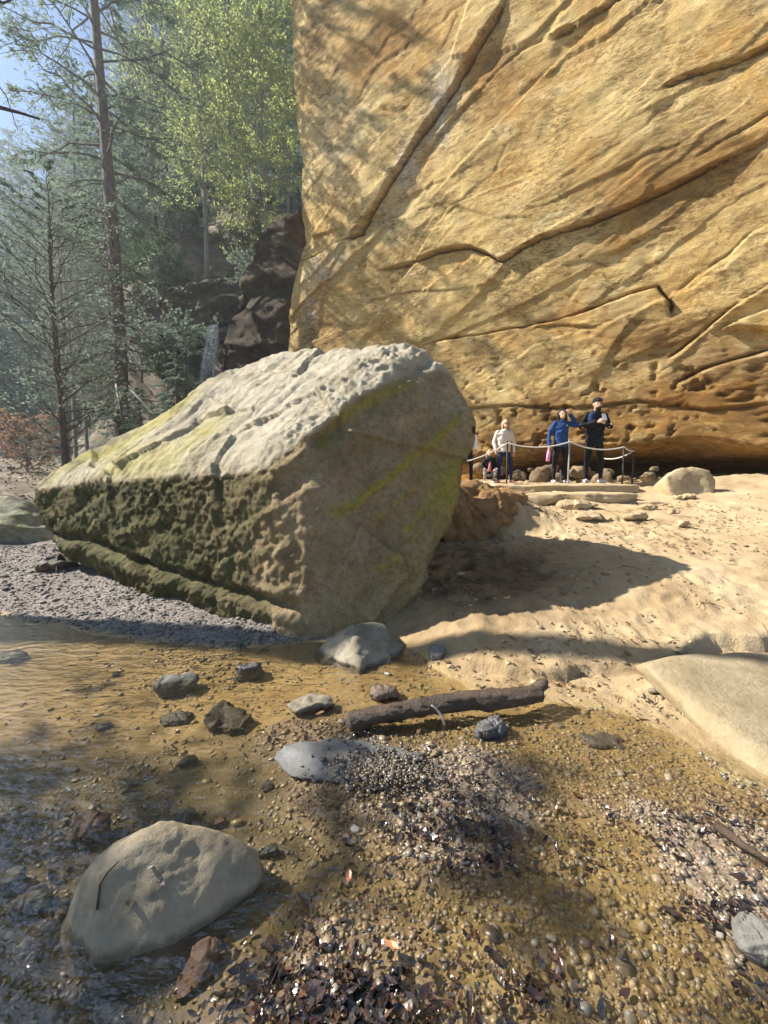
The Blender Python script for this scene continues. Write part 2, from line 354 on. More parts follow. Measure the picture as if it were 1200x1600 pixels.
ro = n.ramp(n.attr('wet'), [(0.0, 0.95), (1.0, 0.45)])
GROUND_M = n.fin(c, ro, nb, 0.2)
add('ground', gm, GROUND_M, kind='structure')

# stream water
wx = np.linspace(-13.5, 4.8, 60); wy = np.linspace(-2.8, 6.0, 40); A, B = np.meshgrid(wx, wy)
ii = (np.arange(39)[:, None] * 60 + np.arange(59)[None]).ravel()
wm = np_mesh('water', np.stack([A.ravel(), B.ravel(), np.zeros(A.size)], 1), np.stack([ii, ii + 1, ii + 61, ii + 60], 1))
n = NT('stream_water'); n.t.nodes.remove(n.b)
b1 = n.bump(n.noise(9, 3, 0.5, n.mapv((1, 1.7, 1))), 0.5, 0.04); b2 = n.bump(n.noise(30, 2, 0.5), 0.45, 0.010, b1)
ge = n.n('ShaderNodeNewGeometry'); dp = n.n('ShaderNodeVectorMath', operation='DOT_PRODUCT'); n.l(ge.outputs['Incoming'], dp.inputs[0]); n.l(b2, dp.inputs[1])
frv = n.math('ADD', n.math('MULTIPLY', n.math('POWER', n.math('SUBTRACT', 1.0, n.math('MINIMUM', n.math('ABSOLUTE', dp.outputs['Value']), 1.0)), 5.0), .97), .03)   # Schlick reflectance, the same from above and below
gl = n.n('ShaderNodeBsdfGlossy'); gl.inputs['Roughness'].default_value = 0.03; n.l(b2, gl.inputs['Normal'])
tr = n.n('ShaderNodeBsdfTransparent'); tr.inputs['Color'].default_value = (.93, .89, .80, 1)
ms = n.n('ShaderNodeMixShader'); n.l(n.math('MINIMUM', n.math('MULTIPLY', frv, 2.8), 1.0), ms.inputs[0]); n.l(tr.outputs[0], ms.inputs[1]); n.l(gl.outputs[0], ms.inputs[2]); n.l(ms.outputs[0], n.out.inputs['Surface'])
add('stream_water', wm, n.m, kind='structure')

# ---------------------------------------------------------------- cliff
OVH, CY0, CZ0, CAN, CX0 = 0.06, 15.0, 1.4, 0.65, -2.3
def cl(px, py):
    d = ray(px, py); t = (CY0 + CAN * CX0 - OVH * (CAMZ - CZ0)) / (d[1] + OVH * d[2] + CAN * d[0]); return np.array([d[0] * t, CAMZ + d[2] * t])
edge = np.array([cl(*p) for p in [(440, 640), (440, 552), (446, 500), (455, 440), (470, 372), (467, 330), (470, 250), (463, 200), (456, 130), (452, 60), (448, 0)]])
ss = np.concatenate([np.arange(-6, -1.2, .08), np.arange(-1.2, 10.5, .030), np.arange(10.5, 13.5, .09)])
zz = np.concatenate([np.arange(0.7, 9.5, .031), np.arange(9.5, 17.4, .045), np.arange(17.4, 23, .15)])
SS, ZZ = np.meshgrid(ss, zz); s_, z_ = SS.ravel(), ZZ.ravel()
xl = np.interp(z_, edge[:, 1], edge[:, 0]); xl = xl + n2(z_, z_ * 0, 2.3, 3, 91) * 0.05
corner = sstep(0.35, -0.5, s_)
x_ = xl + np.where(s_ > 0, s_, s_ * (1 - 0.75 * sstep(0, -0.6, s_)))
x_ = np.where(s_ > 0, xl + s_, xl + 0.12 * sstep(0, -1.5, s_) + np.maximum(0, -s_ - 1.0) * 0.06)
y_ = CY0 - OVH * (z_ - CZ0) - CAN * (xl + np.maximum(s_, 0) - CX0) + np.maximum(0, -s_) + 0.18 * sstep(0.5, 0, s_)
y_ = np.where(z_ > 18, y_ + np.maximum(z_ - 18, 0) ** 1.5 * 0.35, y_)
under = sstep(2.25, 1.45, z_ - 0.12 * n2(s_, z_, .8, 2, 2)); y_ = y_ + under * (0.3 + 2.2 * sstep(6.0, 8.5, s_)) 
xs, zs = xl + s_, z_
P2 = np.stack([xs, zs], 1); a_ = R(21)
bb = zs * math.cos(a_) - xs * math.sin(a_); la = xs * math.cos(a_) + zs * math.sin(a_)
wob = fbm(np.stack([xs * .5, zs * .5, xs * 0], 1), 3, 101) * 0.35
D = fbm(np.stack([xs * .22, zs * .22, xs * 0 + 1], 1), 3, 111) * 0.22
D += fbm(np.stack([(bb + wob) * 1.3, la * .3, xs * 0], 1), 3, 121) * 0.03
D += np.abs(fbm(np.stack([(bb + wob) * 4.5, la * .7, xs * 0], 1), 3, 131)) * 0.015
D += fbm(np.stack([xs * 3.2, zs * 3.2, xs * 0], 1), 5, 141, 0.55) * 0.018
PB_ = np.stack([la, bb], 1) + np.stack([wob, wob], 1) * .3
D += facets(PB_, 80, .028, .028, 5, (.35, 1.0)) + facets(PB_ + .1 * fbm(np.stack([xs * 3, zs * 3, xs * 0], 1), 3, 9)[:, None], 300, .008, .02, 6, (.4, 1.2))
pits = np.maximum(0, fbm(np.stack([xs * 6, zs * 7, xs * 0], 1), 3, 151) - 0.45) * sstep(5.0, 3.0, zs); D -= pits * 0.25
crack = np.zeros_like(D); WOB = np.stack([fbm(np.stack([xs * 2, zs * 2, xs * 0], 1), 3, 161), fbm(np.stack([xs * 2, zs * 2, xs * 0 + 5], 1), 3, 162)], 1); WVN = 0.6 + 0.8 * (vnoise(P2[:, [0, 1, 0]] * 1.7, 5) * .5 + .5)
def crk(pp, g, w, h, L=0.9, curveN=0.03):
    """a crack or ledge line on the cliff: groove g deep, w wide; the side above it stands h proud"""
    global D, crack
    poly = np.array([cl(*p) for p in pp]); d, par = seg_dist(P2 + WOB * curveN, poly)
    sgn = np.zeros(len(xs)); best = np.full(len(xs), 1e9)
    for k in range(len(poly) - 1):
        a, b = poly[k], poly[k + 1]; ab = b - a; t = np.clip(((P2 - a) @ ab) / (ab @ ab), 0, 1); dd = np.linalg.norm(P2 - a - t[:, None] * ab, axis=1)
        cr = ab[0] * (P2[:, 1] - a[1]) - ab[1] * (P2[:, 0] - a[0]); u = dd < best; best[u] = dd[u]; sgn[u] = np.sign(cr[u])
    w = w * .55; g = g * (1.2 if g > .15 else .6); h = h * (.75 if g > .15 else .35); L = L * 1.5
    fade = sstep(0, 0.12, par) * sstep(1, 0.88, par); wv = w * WVN
    D += fade * (-g * np.exp(-(d / wv) ** 2) + h * 0.5 * np.tanh(sgn * d / 0.02) * np.exp(-d / L)); crack = np.maximum(crack, fade * np.exp(-(d / (wv * 1.1)) ** 2) * min(1, g * 6))
crk([(800, -10), (762, 48), (700, 150), (640, 245), (590, 325), (560, 368), (545, 378)], .36, .05, -.24, 1.4)     # left block proud of the slab beside it
crk([(920, -30), (840, 50), (770, 115), (710, 180), (640, 280)], .10, .045, -.16, .8)
crk([(572, 366), (545, 372), (520, 386), (495, 398), (462, 405)], .30, .05, .20, .6)
crk([(468, 170), (505, 215), (540, 262), (575, 300)], .05, .04, -.10, .5)
crk([(545, 380), (520, 420), (500, 470), (490, 520)], .06, .05, -.14, .5)
crk([(500, 300), (515, 345), (512, 372)], .05, .03, .04, .4)
crk([(575, 425), (640, 410), (690, 392), (735, 388), (785, 408), (850, 376), (905, 355), (960, 332), (1010, 311), (1060, 285), (1130, 255), (1230, 205)], .22, .035, .20, .7)
crk([(840, 330), (900, 300), (960, 270), (1030, 235), (1080, 225)], .06, .03, .10, .4)
crk([(655, 540), (690, 528), (730, 523), (800, 512), (870, 500), (930, 480), (985, 458), (1028, 446), (1048, 466), (1050, 500)], .34, .045, -.26, .9)
crk([(820, 512), (880, 510), (940, 514)], .10, .03, .12, .3)
crk([(1045, 560), (1070, 540), (1110, 505), (1160, 468), (1230, 425)], .16, .04, -.26, .8)
crk([(1050, 460), (1090, 425), (1140, 395), (1175, 362), (1240, 330)], .10, .05, -.16, .6)
crk([(1030, 140), (1080, 122), (1120, 110), (1160, 96), (1230, 60)], .18, .035, .15, .6)
crk([(1080, 250), (1130, 225), (1200, 180), (1260, 150)], .09, .03, .10, .5)
crk([(700, 130), (735, 125), (780, 120)], .05, .03, .08, .3)
crk([(590, 170), (620, 175), (650, 165)], .08, .03, .06, .3)
crk([(860, 60), (905, 38), (950, 10), (990, -30)], .16, .05, .12, .6)
crk([(1050, 600), (1100, 575), (1150, 560), (1230, 540)], .16, .04, -.14, .6)
crk([(480, 560), (560, 548), (640, 560), (720, 600)], .10, .05, .14, .5)
crk([(700, 640), (800, 632), (900, 640), (1000, 628), (1100, 640), (1230, 630)], .14, .05, .16, .5)
crk([(560, 470), (640, 455), (720, 452), (800, 440)], .05, .025, .07, .4)
crk([(870, 420), (950, 395), (1030, 360), (1060, 355)], .06, .025, .06, .4)
crk([(640, 330), (700, 320), (780, 345), (850, 340)], .04, .025, .06, .4)
nx_, ny_ = -corner - .55 * (1 - corner), -.84 * (1 - corner * 0.9)
V = np.stack([x_ + nx_ * D, y_ + ny_ * D, z_ - 0.1 * D * (1 - corner)], 1)
ii = (np.arange(len(zz) - 1)[:, None] * len(ss) + np.arange(len(ss) - 1)[None]).ravel(); k = len(ss)
cm = np_mesh('cliff', V, np.stack([ii, ii + 1, ii + 1 + k, ii + k], 1))
def spot(px, py, rx, ry):
    c = cl(px, py); return np.exp(-((xs - c[0]) / rx) ** 2 - ((zs - c[1]) / ry) ** 2)
stain = 0.9 * spot(600, 70, 1.3, .7) + .7 * spot(500, 40, .8, .6) + .8 * spot(1000, 300, .9, .9) + .5 * spot(880, 490, .9, .5) + .6 * spot(780, 160, .5, .8) + .8 * spot(760, 100, .5, .6) + .6 * spot(1150, 240, .8, .8)
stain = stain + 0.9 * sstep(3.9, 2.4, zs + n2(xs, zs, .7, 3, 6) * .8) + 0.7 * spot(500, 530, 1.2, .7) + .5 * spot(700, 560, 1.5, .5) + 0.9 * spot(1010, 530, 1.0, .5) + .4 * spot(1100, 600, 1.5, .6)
fattr(cm, 'stain', np.clip(stain, 0, 1)); fattr(cm, 'crack', crack); fattr(cm, 'pale', np.clip(spot(530, 230, .8, 1.6) + spot(620, 330, .5, .8) * .8 + spot(540, 400, .3, .4) + spot(930, 470, .8, .3) * .5 + spot(1130, 560, 1, .4) * .6 + spot(700, 110, .3, .6), 0, 1))
fattr(cm, 'grey', np.clip(spot(505, 425, .4, .5) + spot(480, 480, .35, .6) + spot(690, 170, .35, .9) + spot(640, 260, .3, .6), 0, 1))
n = NT('sandstone_cliff'); bed = n.mapv((0.30, 1, 1.6), (0, R(21), 0))
c = n.ramp(n.noise(1.5, 10, 0.74, bed, 0.9), [(0.31, (.22, .138, .056)), (0.41, (.48, .345, .15)), (0.54, (.60, .455, .205)), (0.68, (.68, .57, .33))])
c = n.mix(n.ramp(n.noise(0.55, 6, 0.6, None, 0.5), [(0.47, 0.0), (0.60, 0.6)]), c, n.ramp(n.noise(4, 8, .75), [(0.35, (.44, .27, .085)), (0.6, (.60, .43, .18))]))
c = n.mix(n.math('MULTIPLY', n.attr('pale'), n.ramp(n.noise(1.5, 6, .6), [(0.3, .3), (0.6, .95)])), c, (.52, .43, .25))
c = n.mix(n.math('MULTIPLY', n.attr('grey'), n.ramp(n.noise(2.5, 6, .7, n.mapv((3, 3, .5))), [(0.35, 0.0), (0.6, .85)])), c, (.58, .55, .50))
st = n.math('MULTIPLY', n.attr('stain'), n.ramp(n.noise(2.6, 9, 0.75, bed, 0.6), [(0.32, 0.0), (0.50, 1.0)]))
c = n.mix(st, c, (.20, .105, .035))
st2 = n.ramp(n.math('ADD', n.noise(3.4, 9, 0.8, bed, 1.2), n.math('MULTIPLY', n.attr('stain'), 0.10)), [(0.56, 0.0), (0.63, 0.9)])
c = n.mix(st2, c, (.17, .095, .035))
dk = n.math('MULTIPLY', n.ramp(n.noise(0.8, 4, .6, None, .6), [(0.42, 0.0), (0.56, 1.0)]), n.ramp(n.noise(6.5, 9, .82, bed, 1.2), [(0.46, 0.0), (0.56, .8)])); c = n.mix(dk, c, (.15, .095, .04)); c = n.mix(n.math('MULTIPLY', n.ramp(n.noise(0.6, 4, .6, n.mapv((1, 1, 1), (1, 2, 3))), [(0.5, 0.0), (0.62, .55)]), n.ramp(n.noise(5, 8, .8), [(0.4, .2), (0.6, 1.0)])), c, (.47, .24, .055))
c = n.mix(n.ramp(n.noise(7, 7, 0.8, None, 1.0), [(0.62, 0.0), (0.72, 0.7)]), c, (.74, .63, .40))
c = n.mix(n.math('MULTIPLY', n.attr('crack'), 0.7), c, (.10, .065, .03))
c = n.mix(n.math('MULTIPLY', n.ramp(n.noise(30, 5, .7), [(0.5, 0.0), (0.64, 1.0)]), 0.45), c, (.26, .15, .045))
nb = n.bump(n.noise(5, 10, 0.78, bed, 0.7), 0.8, 0.05); nb = n.bump(n.noise(38, 5, 0.7), 0.5, 0.012, nb)
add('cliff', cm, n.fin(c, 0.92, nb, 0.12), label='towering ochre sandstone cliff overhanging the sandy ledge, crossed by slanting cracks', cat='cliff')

# ---------------------------------------------------------------- rocks
def rock_mesh(name, pts, voxel, smooth=3, amp=0.02, fac=None, freq=5.0, seed=0, strata=0.0, sdir=(0, 0, 1), sfreq=8.0, org=None, fn=None, extra=None):
    pts = np.array([np.asarray(p, float) for p in pts]); org = np.array([pts[:, 0].mean(), pts[:, 1].mean(), pts[:, 2].min()]) if org is None else np.asarray(org, float)
    V, F = hull(pts); V, F = remesh(V, F, voxel); V = relax(V, F, smooth); N = vnormals(V, F)
    d = fbm(V * freq + seed * 7.1, 5, seed, 0.55) * amp + fbm(V * freq * 0.35 + seed, 2, seed + 3) * amp * 1.4
    if strata:
        s = V @ nrmz(np.array(sdir, float)); q = fbm(np.stack([s * sfreq, V[:, 0] * .6, V[:, 1] * .6], 1), 3, seed + 50); d = d + q * strata
    if fac: d = d + facets(V + fbm(V * freq, 2, seed)[:, None] * fac[1] * .6, fac[0], fac[1], fac[2], seed + 5)
    if fn is not None: d = d + fn(V, N)
    V = V + N * d[:, None]; me = np_mesh(name, V - org, F)
    if extra is not None:
        for kk, vv in extra(V, N).items(): fattr(me, kk, vv)
    return me, org

# the great boulder
BP = [at(640, 549, 5.35), at(585, 541, 5.8), at(530, 539, 6.2), at(430, 556, 6.6), at(350, 582, 6.8), at(270, 640, 6.9), at(190, 690, 7.0), at(100, 735, 6.9),
      at(665, 556, 5.1), at(560, 618, 4.55), at(480, 676, 4.25), at(405, 735, 4.3), at(300, 752, 4.95), at(200, 745, 5.6), at(62, 752, 6.55), at(50, 768, 6.45),
      at(72, 835, 6.1), at(125, 885, 5.8), at(250, 935, 5.1), at(440, 1000, 4.0), at(470, 1012, 3.92), at(560, 1000, 4.0), at(618, 978, 4.2),
      at(690, 848, 4.6), at(720, 768, 4.75), at(722, 640, 5.0), at(700, 577, 5.1), at(718, 606, 5.1),
      (0.6, 6.3, .9), (0.25, 6.4, 0.1), (-1, 7.6, .2), (-3.6, 8.0, .2), (-1.2, 7.5, 2.6), (-3.6, 7.9, 1.9), (-5.0, 7.6, 1.0), (-.9, 4.1, -.25), (0.0, 4.3, -.25), (-3, 6.0, -.1)]
tn = nrmz(np.array([-.50, -.34, .80]))
ledges = [[at(150, 850, 5.75), at(220, 880, 5.3), at(320, 910, 4.8), at(440, 958, 4.05)], [at(120, 800, 6.0), at(250, 835, 5.2), at(400, 870, 4.35)]]
streak_px = [[(532, 805), (560, 782), (590, 760), (620, 738), (650, 715), (685, 682), (722, 645)], [(640, 828), (662, 800), (690, 770), (722, 725)], [(586, 815), (615, 790), (650, 760)], [(600, 890), (630, 860), (660, 830)], [(500, 690), (540, 655), (590, 622), (640, 592)]]
def snap(V, px, py):
    d = ray(px, py); d = d / np.linalg.norm(d); q = V - np.array([0, 0, CAMZ]); t = q @ d; off = np.linalg.norm(q - t[:, None] * d, axis=1); k = np.where(off < .05)[0]; return V[k[np.argmin(t[k])]] if len(k) else at(px, py, 4.6)
ridges = [[at(490, 668, 4.4), at(560, 612, 4.9), at(640, 558, 5.3)], [at(350, 650, 5.8), at(450, 600, 5.9), at(560, 560, 5.9)], [at(400, 690, 5.0), at(500, 610, 5.4), at(600, 565, 5.5)], [at(250, 690, 6.0), at(350, 620, 6.4), at(480, 570, 6.3)]]
def bould(V, N):
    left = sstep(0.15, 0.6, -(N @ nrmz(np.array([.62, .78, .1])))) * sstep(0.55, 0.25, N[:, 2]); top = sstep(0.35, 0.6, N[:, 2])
    leftf = left * sstep(-0.1, 0.35, -N[:, 0])
    s = V @ tn; l = V @ nrmz(np.cross(tn, np.array([0, 0, 1.0])))
    q = s * 3.4 + fbm(V * .7, 3, 211) * .9; fr_ = q - np.floor(q); saw = np.where(fr_ < .78, fr_ / .78, (1 - fr_) / .22); thick = _hash(np.floor(q).astype(np.int64), np.zeros(len(q), np.int64), np.zeros(len(q), np.int64), 3)
    d = (saw - .5) * (.010 + .018 * leftf * (.35 + thick)) * (1 - .6 * top)
    d += fbm(V * 5.5, 4, 215, .6) * (.020 + .014 * leftf) * (1 - .65 * top) + fbm(V * 17, 3, 217, .6) * (.006 + .014 * leftf)
    d += -np.abs(fbm(V * np.array([9, 9, 13]), 4, 221, 0.65)) * 0.06 * leftf * sstep(-.9, -1.9, V[:, 0]) * sstep(-.3, .3, fbm(V * 1.2, 2, 225) + .2)
    d += fbm(np.stack([V[:, 0] * 1.2 + V[:, 1] * .5, (V @ nrmz(np.array([.55, -.8, .1]))) * 9, V[:, 1] * 1], 1), 4, 231) * 0.026 * top + fbm(V * 14, 3, 233) * .007 * top
    rough = sstep(0.8, 0.1, seg_dist(V, np.array(ridges[0]))[0]); d += np.abs(fbm(V * 9, 4, 241, 0.55)) * 0.06 * rough * top
    for q in ledges[:1]:
        dist = seg_dist(V, np.array(q))[0]; below = (np.interp(V[:, 0], np.array(q)[:, 0], np.array(q)[:, 2]) - V[:, 2])
        d += leftf * (-0.11 * np.exp(-((below + .08) / .05) ** 2) + 0.03 * np.exp(-((below - .06) / .05) ** 2))
    for q in streak_px: d += 0.03 * np.exp(-(seg_dist(V, np.array([snap(V, *p) for p in q]))[0] / .04) ** 2)
    d += -0.13 * np.exp(-(seg_dist(V, np.array([at(500, 690, 4.3), at(570, 640, 4.6), at(640, 592, 4.95), at(668, 562, 5.1)]))[0] / .07) ** 2)
    for q in ridges[1:]: d += -0.07 * np.exp(-(seg_dist(V, np.array(q))[0] / .045) ** 2) * top + .05 * np.exp(-(seg_dist(V, np.array(q) + np.array([.0, -.12, -.06]))[0] / .09) ** 2) * top
    d += 0.16 * np.exp(-(np.linalg.norm(V - at(738, 672, 4.95), axis=1) / .28) ** 2)
    return d
def bould_x(V, N):
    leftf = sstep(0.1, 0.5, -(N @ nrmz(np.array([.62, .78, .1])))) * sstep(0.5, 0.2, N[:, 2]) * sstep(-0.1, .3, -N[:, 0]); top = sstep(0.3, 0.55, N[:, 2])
    wb_ = fbm(V * 9, 3, 77)[:, None] * .05; yel = sum(np.exp(-(seg_dist(V + wb_, np.array([snap(V, *p) for p in q]))[0] / r0) ** 2) * w for q, w, r0 in zip(streak_px, (1.3, 1.1, 1.1, .8, .7), (.045, .03, .022, .04, .07))) + .9 * np.exp(-(np.linalg.norm((V - at(700, 770, 4.7)) * [1, 1, .6], axis=1) / .27) ** 2) + .4 * np.exp(-(np.linalg.norm(V - at(640, 900, 4.4), axis=1) / .25) ** 2)
    yel = yel + top * (.8 * np.exp(-(seg_dist(V, np.array([at(110, 738, 6.6), at(200, 700, 6.4), at(300, 640, 6.7)]))[0] / .35) ** 2) + .75 * np.exp(-(seg_dist(V, np.array([at(200, 735, 5.8), at(290, 735, 5.3), at(330, 690, 5.5)]))[0] / .35) ** 2))
    green = leftf * (.8 + .2 * sstep(-1.2, -2.8, V[:, 0] + fbm(V * 1.5, 3, 5) * .7)) * sstep(-.75, -1.25, V[:, 0] + fbm(V * 2.2, 3, 6) * .5)
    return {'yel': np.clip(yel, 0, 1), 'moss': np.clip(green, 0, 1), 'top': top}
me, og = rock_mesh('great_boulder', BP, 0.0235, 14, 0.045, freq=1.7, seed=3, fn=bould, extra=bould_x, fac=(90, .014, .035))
n = NT('boulder_stone')
c = n.ramp(n.noise(1.4, 9, 0.7), [(0.3, (.20, .14, .072)), (0.48, (.38, .28, .155)), (0.66, (.50, .39, .24))])
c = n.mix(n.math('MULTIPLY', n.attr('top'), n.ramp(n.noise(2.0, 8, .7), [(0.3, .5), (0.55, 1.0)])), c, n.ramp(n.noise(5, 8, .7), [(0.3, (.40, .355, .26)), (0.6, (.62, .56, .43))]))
c = n.mix(n.ramp(n.noise(2.3, 8, 0.75), [(0.58, 0.0), (0.68, 0.4)]), c, (.18, .145, .085))
c = n.mix(n.math('MULTIPLY', n.attr('yel'), n.ramp(n.noise(6, 7, .75), [(0.28, 0.0), (0.44, .95)])), c, (.42, .365, .06))
c = n.mix(n.math('MULTIPLY', n.attr('moss'), n.ramp(n.noise(5, 8, .75), [(0.26, 0.0), (0.46, .92)])), c, n.ramp(n.noise(7, 7, .8), [(0.35, (.028, .032, .014)), (0.6, (.085, .10, .035))]))
c = n.mix(n.ramp(n.noise(9, 6, 0.7), [(0.62, 0.0), (0.72, 0.5)]), c, (.50, .47, .38))
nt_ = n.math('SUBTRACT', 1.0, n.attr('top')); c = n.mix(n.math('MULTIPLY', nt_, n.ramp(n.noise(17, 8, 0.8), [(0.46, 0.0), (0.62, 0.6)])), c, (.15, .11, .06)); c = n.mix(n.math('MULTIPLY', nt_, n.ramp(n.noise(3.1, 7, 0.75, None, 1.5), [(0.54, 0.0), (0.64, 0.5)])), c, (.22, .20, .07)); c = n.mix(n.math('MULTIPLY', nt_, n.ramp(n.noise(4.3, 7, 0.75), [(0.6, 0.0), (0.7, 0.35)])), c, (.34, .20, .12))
c = n.mix(n.math('MULTIPLY', n.ramp(n.noise(60, 4, .7), [(0.5, 0.0), (0.68, 1.0)]), 0.35), c, (.14, .11, .06))
nb = n.bump(n.noise(9, 10, 0.8), 1.0, 0.06); nb = n.bump(n.noise(60, 5, 0.75), 0.8, 0.014, nb)
BOULD_M = n.fin(c, 0.9, nb, 0.15)
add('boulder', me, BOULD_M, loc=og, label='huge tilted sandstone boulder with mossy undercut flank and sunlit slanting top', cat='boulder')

M_tan = rockmat('tan_sandstone', [(.26, .185, .10), (.38, .285, .165), (.48, .38, .24)], 3, bump=.6)
M_grey = rockmat('grey_stone', [(.07, .066, .06), (.15, .142, .125), (.24, .225, .195)], 6, bump=.6, bdist=.012, rough=.7, wet=True)
M_dark = rockmat('dark_wet_stone', [(.035, .034, .034), (.085, .082, .08), (.16, .155, .15)], 8, bump=.8, bdist=.012, rough=.38, spec=.5, wet=True)
M_brown = rockmat('brown_stone', [(.05, .034, .024), (.11, .078, .055), (.19, .14, .10)], 7, bump=.6, bdist=.012, rough=.55, spec=.4, wet=True)
M_dbrown = rockmat('dark_brown_slab', [(.03, .023, .018), (.07, .054, .042), (.13, .10, .08)], 7, bump=.8, bdist=.014, rough=.5, spec=.4, wet=True)
M_red = rockmat('rusty_stone', [(.12, .062, .036), (.20, .115, .07), (.28, .18, .12)], 8, bump=.6, bdist=.01, rough=.6, spec=.35, wet=True)
M_olive = rockmat('olive_grey_stone', [(.19, .15, .095), (.295, .24, .16), (.40, .335, .235)], 5, bump=.8, bdist=.014, rough=.7, spec=.25, wet=True)
M_slate = rockmat('smooth_wet_slate', [(.075, .074, .072), (.125, .125, .122), (.18, .18, .176)], 9, bump=.6, bdist=.008, rough=.5, spec=.35, wet=True)
M_greensand = rockmat('greenish_sandstone', [(.19, .14, .07), (.30, .235, .135), (.40, .335, .22)], 3.5, moss=(.20, .185, .09), mossamt=.38, bump=.8, bdist=.02, rough=.75)
M_mossy = rockmat('mossy_stone', [(.16, .14, .10), (.30, .28, .21), (.44, .42, .33)], 2.5, moss=(.17, .20, .07), mossamt=.52, bump=.8, bdist=.04)
M_bank = rockmat('orange_earth', [(.19, .095, .034), (.35, .195, .078), (.50, .32, .155)], 5, bump=1.0, bdist=.05)
M_rub = rockmat('shaded_rubble_stone', [(.11, .075, .04), (.19, .135, .08), (.27, .20, .125)], 4, bump=.6)  # tan sandstone toned darker, shade of the cliff foot put into its colour
M_pale = rockmat('pale_stone', [(.12, .10, .07), (.21, .185, .135), (.31, .28, .21)], 5, bump=.6, bdist=.015, wet=True)
M_bluff = rockmat('dark_bluff_rock', [(.035, .03, .022), (.09, .075, .05), (.20, .165, .11)], 1.6, moss=(.08, .10, .035), mossamt=.42, bump=.9, bdist=.08)
M_butt = rockmat('brown_stained_rock', [(.018, .013, .008), (.048, .033, .019), (.11, .08, .045)], 1.8, moss=(.11, .12, .04), mossamt=.32, bump=.9, bdist=.07)

def hero(name, pts, voxel, m, label, cat='stone', **k):
    me, og = rock_mesh(name, pts, voxel, **k); return add(name, me, m, loc=og, label=label, cat=cat)
def gen_pts(w, d, h, seed, boxy=0.5, nn=26):
    r = np.random.default_rng(seed); v = nrmz(r.normal(size=(nn, 3))); p = np.abs(v) ** (1 - boxy * .6) * np.sign(v) if boxy > 0 else v
    p = nrmz(p) * (1 - boxy) + np.clip(p, -.75, .75) / .75 * boxy * .85; return p * np.array([w, d, h]) * .5 * (0.9 + 0.2 * r.random((nn, 1)))
def stone(name, px, py, w, d, h, m, label, seed, rz=0.0, boxy=.5, sink=.25, cat='stone', z=None, vox=None, **k):
    """w, d, h in metres; px, py where the middle of its foot stands"""
    p = hit(px, py) if z is None else atz(px, py, z)
    q = gen_pts(w, d, h, seed, boxy * .6); ca, sa = math.cos(rz), math.sin(rz); q = q @ np.array([[ca, sa, 0], [-sa, ca, 0], [0, 0, 1]])
    q[:, 2] = np.maximum(q[:, 2], -h * .45) ; q = q + np.array([p[0], p[1], p[2] + h * (.5 - sink)])
    return hero(name, q, vox or max(w, d) / 46, m, label, cat, seed=seed, fac=k.pop('fac', (14, w * .022, .10)), amp=k.pop('amp', w * .045), freq=k.pop('freq', 2.2 / w), smooth=k.pop('smooth', 2), **k)

# foreground and stream stones
BIG = hero('stone', [(-.89, 1.16, -.14), (-1.18, 1.41, -.14), (-1.16, 1.64, -.14), (-.95, 1.74, -.1), (-.55, 1.70, -.1), (-.39, 1.57, -.14), (-.54, 1.30, -.14), (-.92, 1.22, .04), (-1.08, 1.42, .17), (-.94, 1.42, .255), (-.86, 1.52, .26), (-.74, 1.56, .225), (-.60, 1.60, .15), (-.49, 1.56, .09), (-.66, 1.40, .10)], .012, M_olive,
     'large rounded olive-grey stone lying half in the shallow water', 'stone', smooth=120, amp=.016, freq=7, seed=4, fn=lambda V, N: fbm(V * 45, 3, 9) * .0022)
stone('stone', 146, 1312, .18, .14, .12, M_red, 'flat-topped rusty brown stone just above the large rounded stone', 11, .3, .6, sink=.05, strata=.004)
stone('stone', 306, 1530, .175, .14, .115, M_red, 'reddish sandstone lump beside the leaf litter below the large rounded stone', 12, .5, .6)
stone('stone', 50, 1424, .15, .11, .06, M_grey, 'low grey stone in the blue reflections next to the large rounded stone', 13, .4, .5)
stone('stone', 12, 1388, .12, .12, .08, M_grey, 'grey-green wedge of stone cut by the picture edge in the shallows', 14, .9, .6)
stone('stone', 419, 1342, .095, .05, .05, M_slate, 'small pale blue-grey block touching the large rounded stone', 15, .3, .8)
stone('stone', 288, 1284, .11, .09, .065, M_grey, 'small grey stone capped with wet leaves behind the large rounded stone', 16, .5, .5)
stone('stone', 344, 1294, .065, .05, .05, M_red, 'little brown stone with a twig leaning on it', 17, .2, .5)
stone('stone', 294, 1197, .115, .09, .06, M_brown, 'dark brown wet stone alone in the riffle', 18, .2, .4)
stone('stone', 419, 1233, .07, .06, .055, M_dark, 'small blackish stone at the foot of the smooth slab', 19, .7, .6)
hero('stone', [atz(420, 1190, -.01), atz(430, 1170, .02), atz(470, 1157, .05), atz(530, 1150, .06), atz(600, 1157, .055), atz(690, 1182, .02), atz(640, 1222, .01), atz(520, 1232, -.01), atz(445, 1222, -.01), atz(500, 1185, .060), atz(560, 1180, .060)], .014, M_slate,
     'broad smooth grey slab emerging from the gravel bar', 'stone', smooth=9, amp=.010, freq=6, seed=5, strata=.004, sdir=(.2, .5, 1), sfreq=30)
stone('stone', 354, 1132, .44, .28, .15, M_dbrown, 'angular layered brown stone, biggest of the cluster in midstream', 21, -.5, .7, strata=.012, sfreq=30)
stone('stone', 279, 1082, .30, .22, .15, M_grey, 'sloping grey stone at the far end of the midstream cluster', 22, .2, .6, strata=.008, sfreq=30)
stone('stone', 272, 1126, .24, .18, .06, M_dark, 'low black wet stone between two bigger midstream stones', 23, .1, .4)
stone('stone', 389, 1057, .27, .20, .17, M_dark, 'dark faceted stone close to the gravel bank', 24, .4, .6)
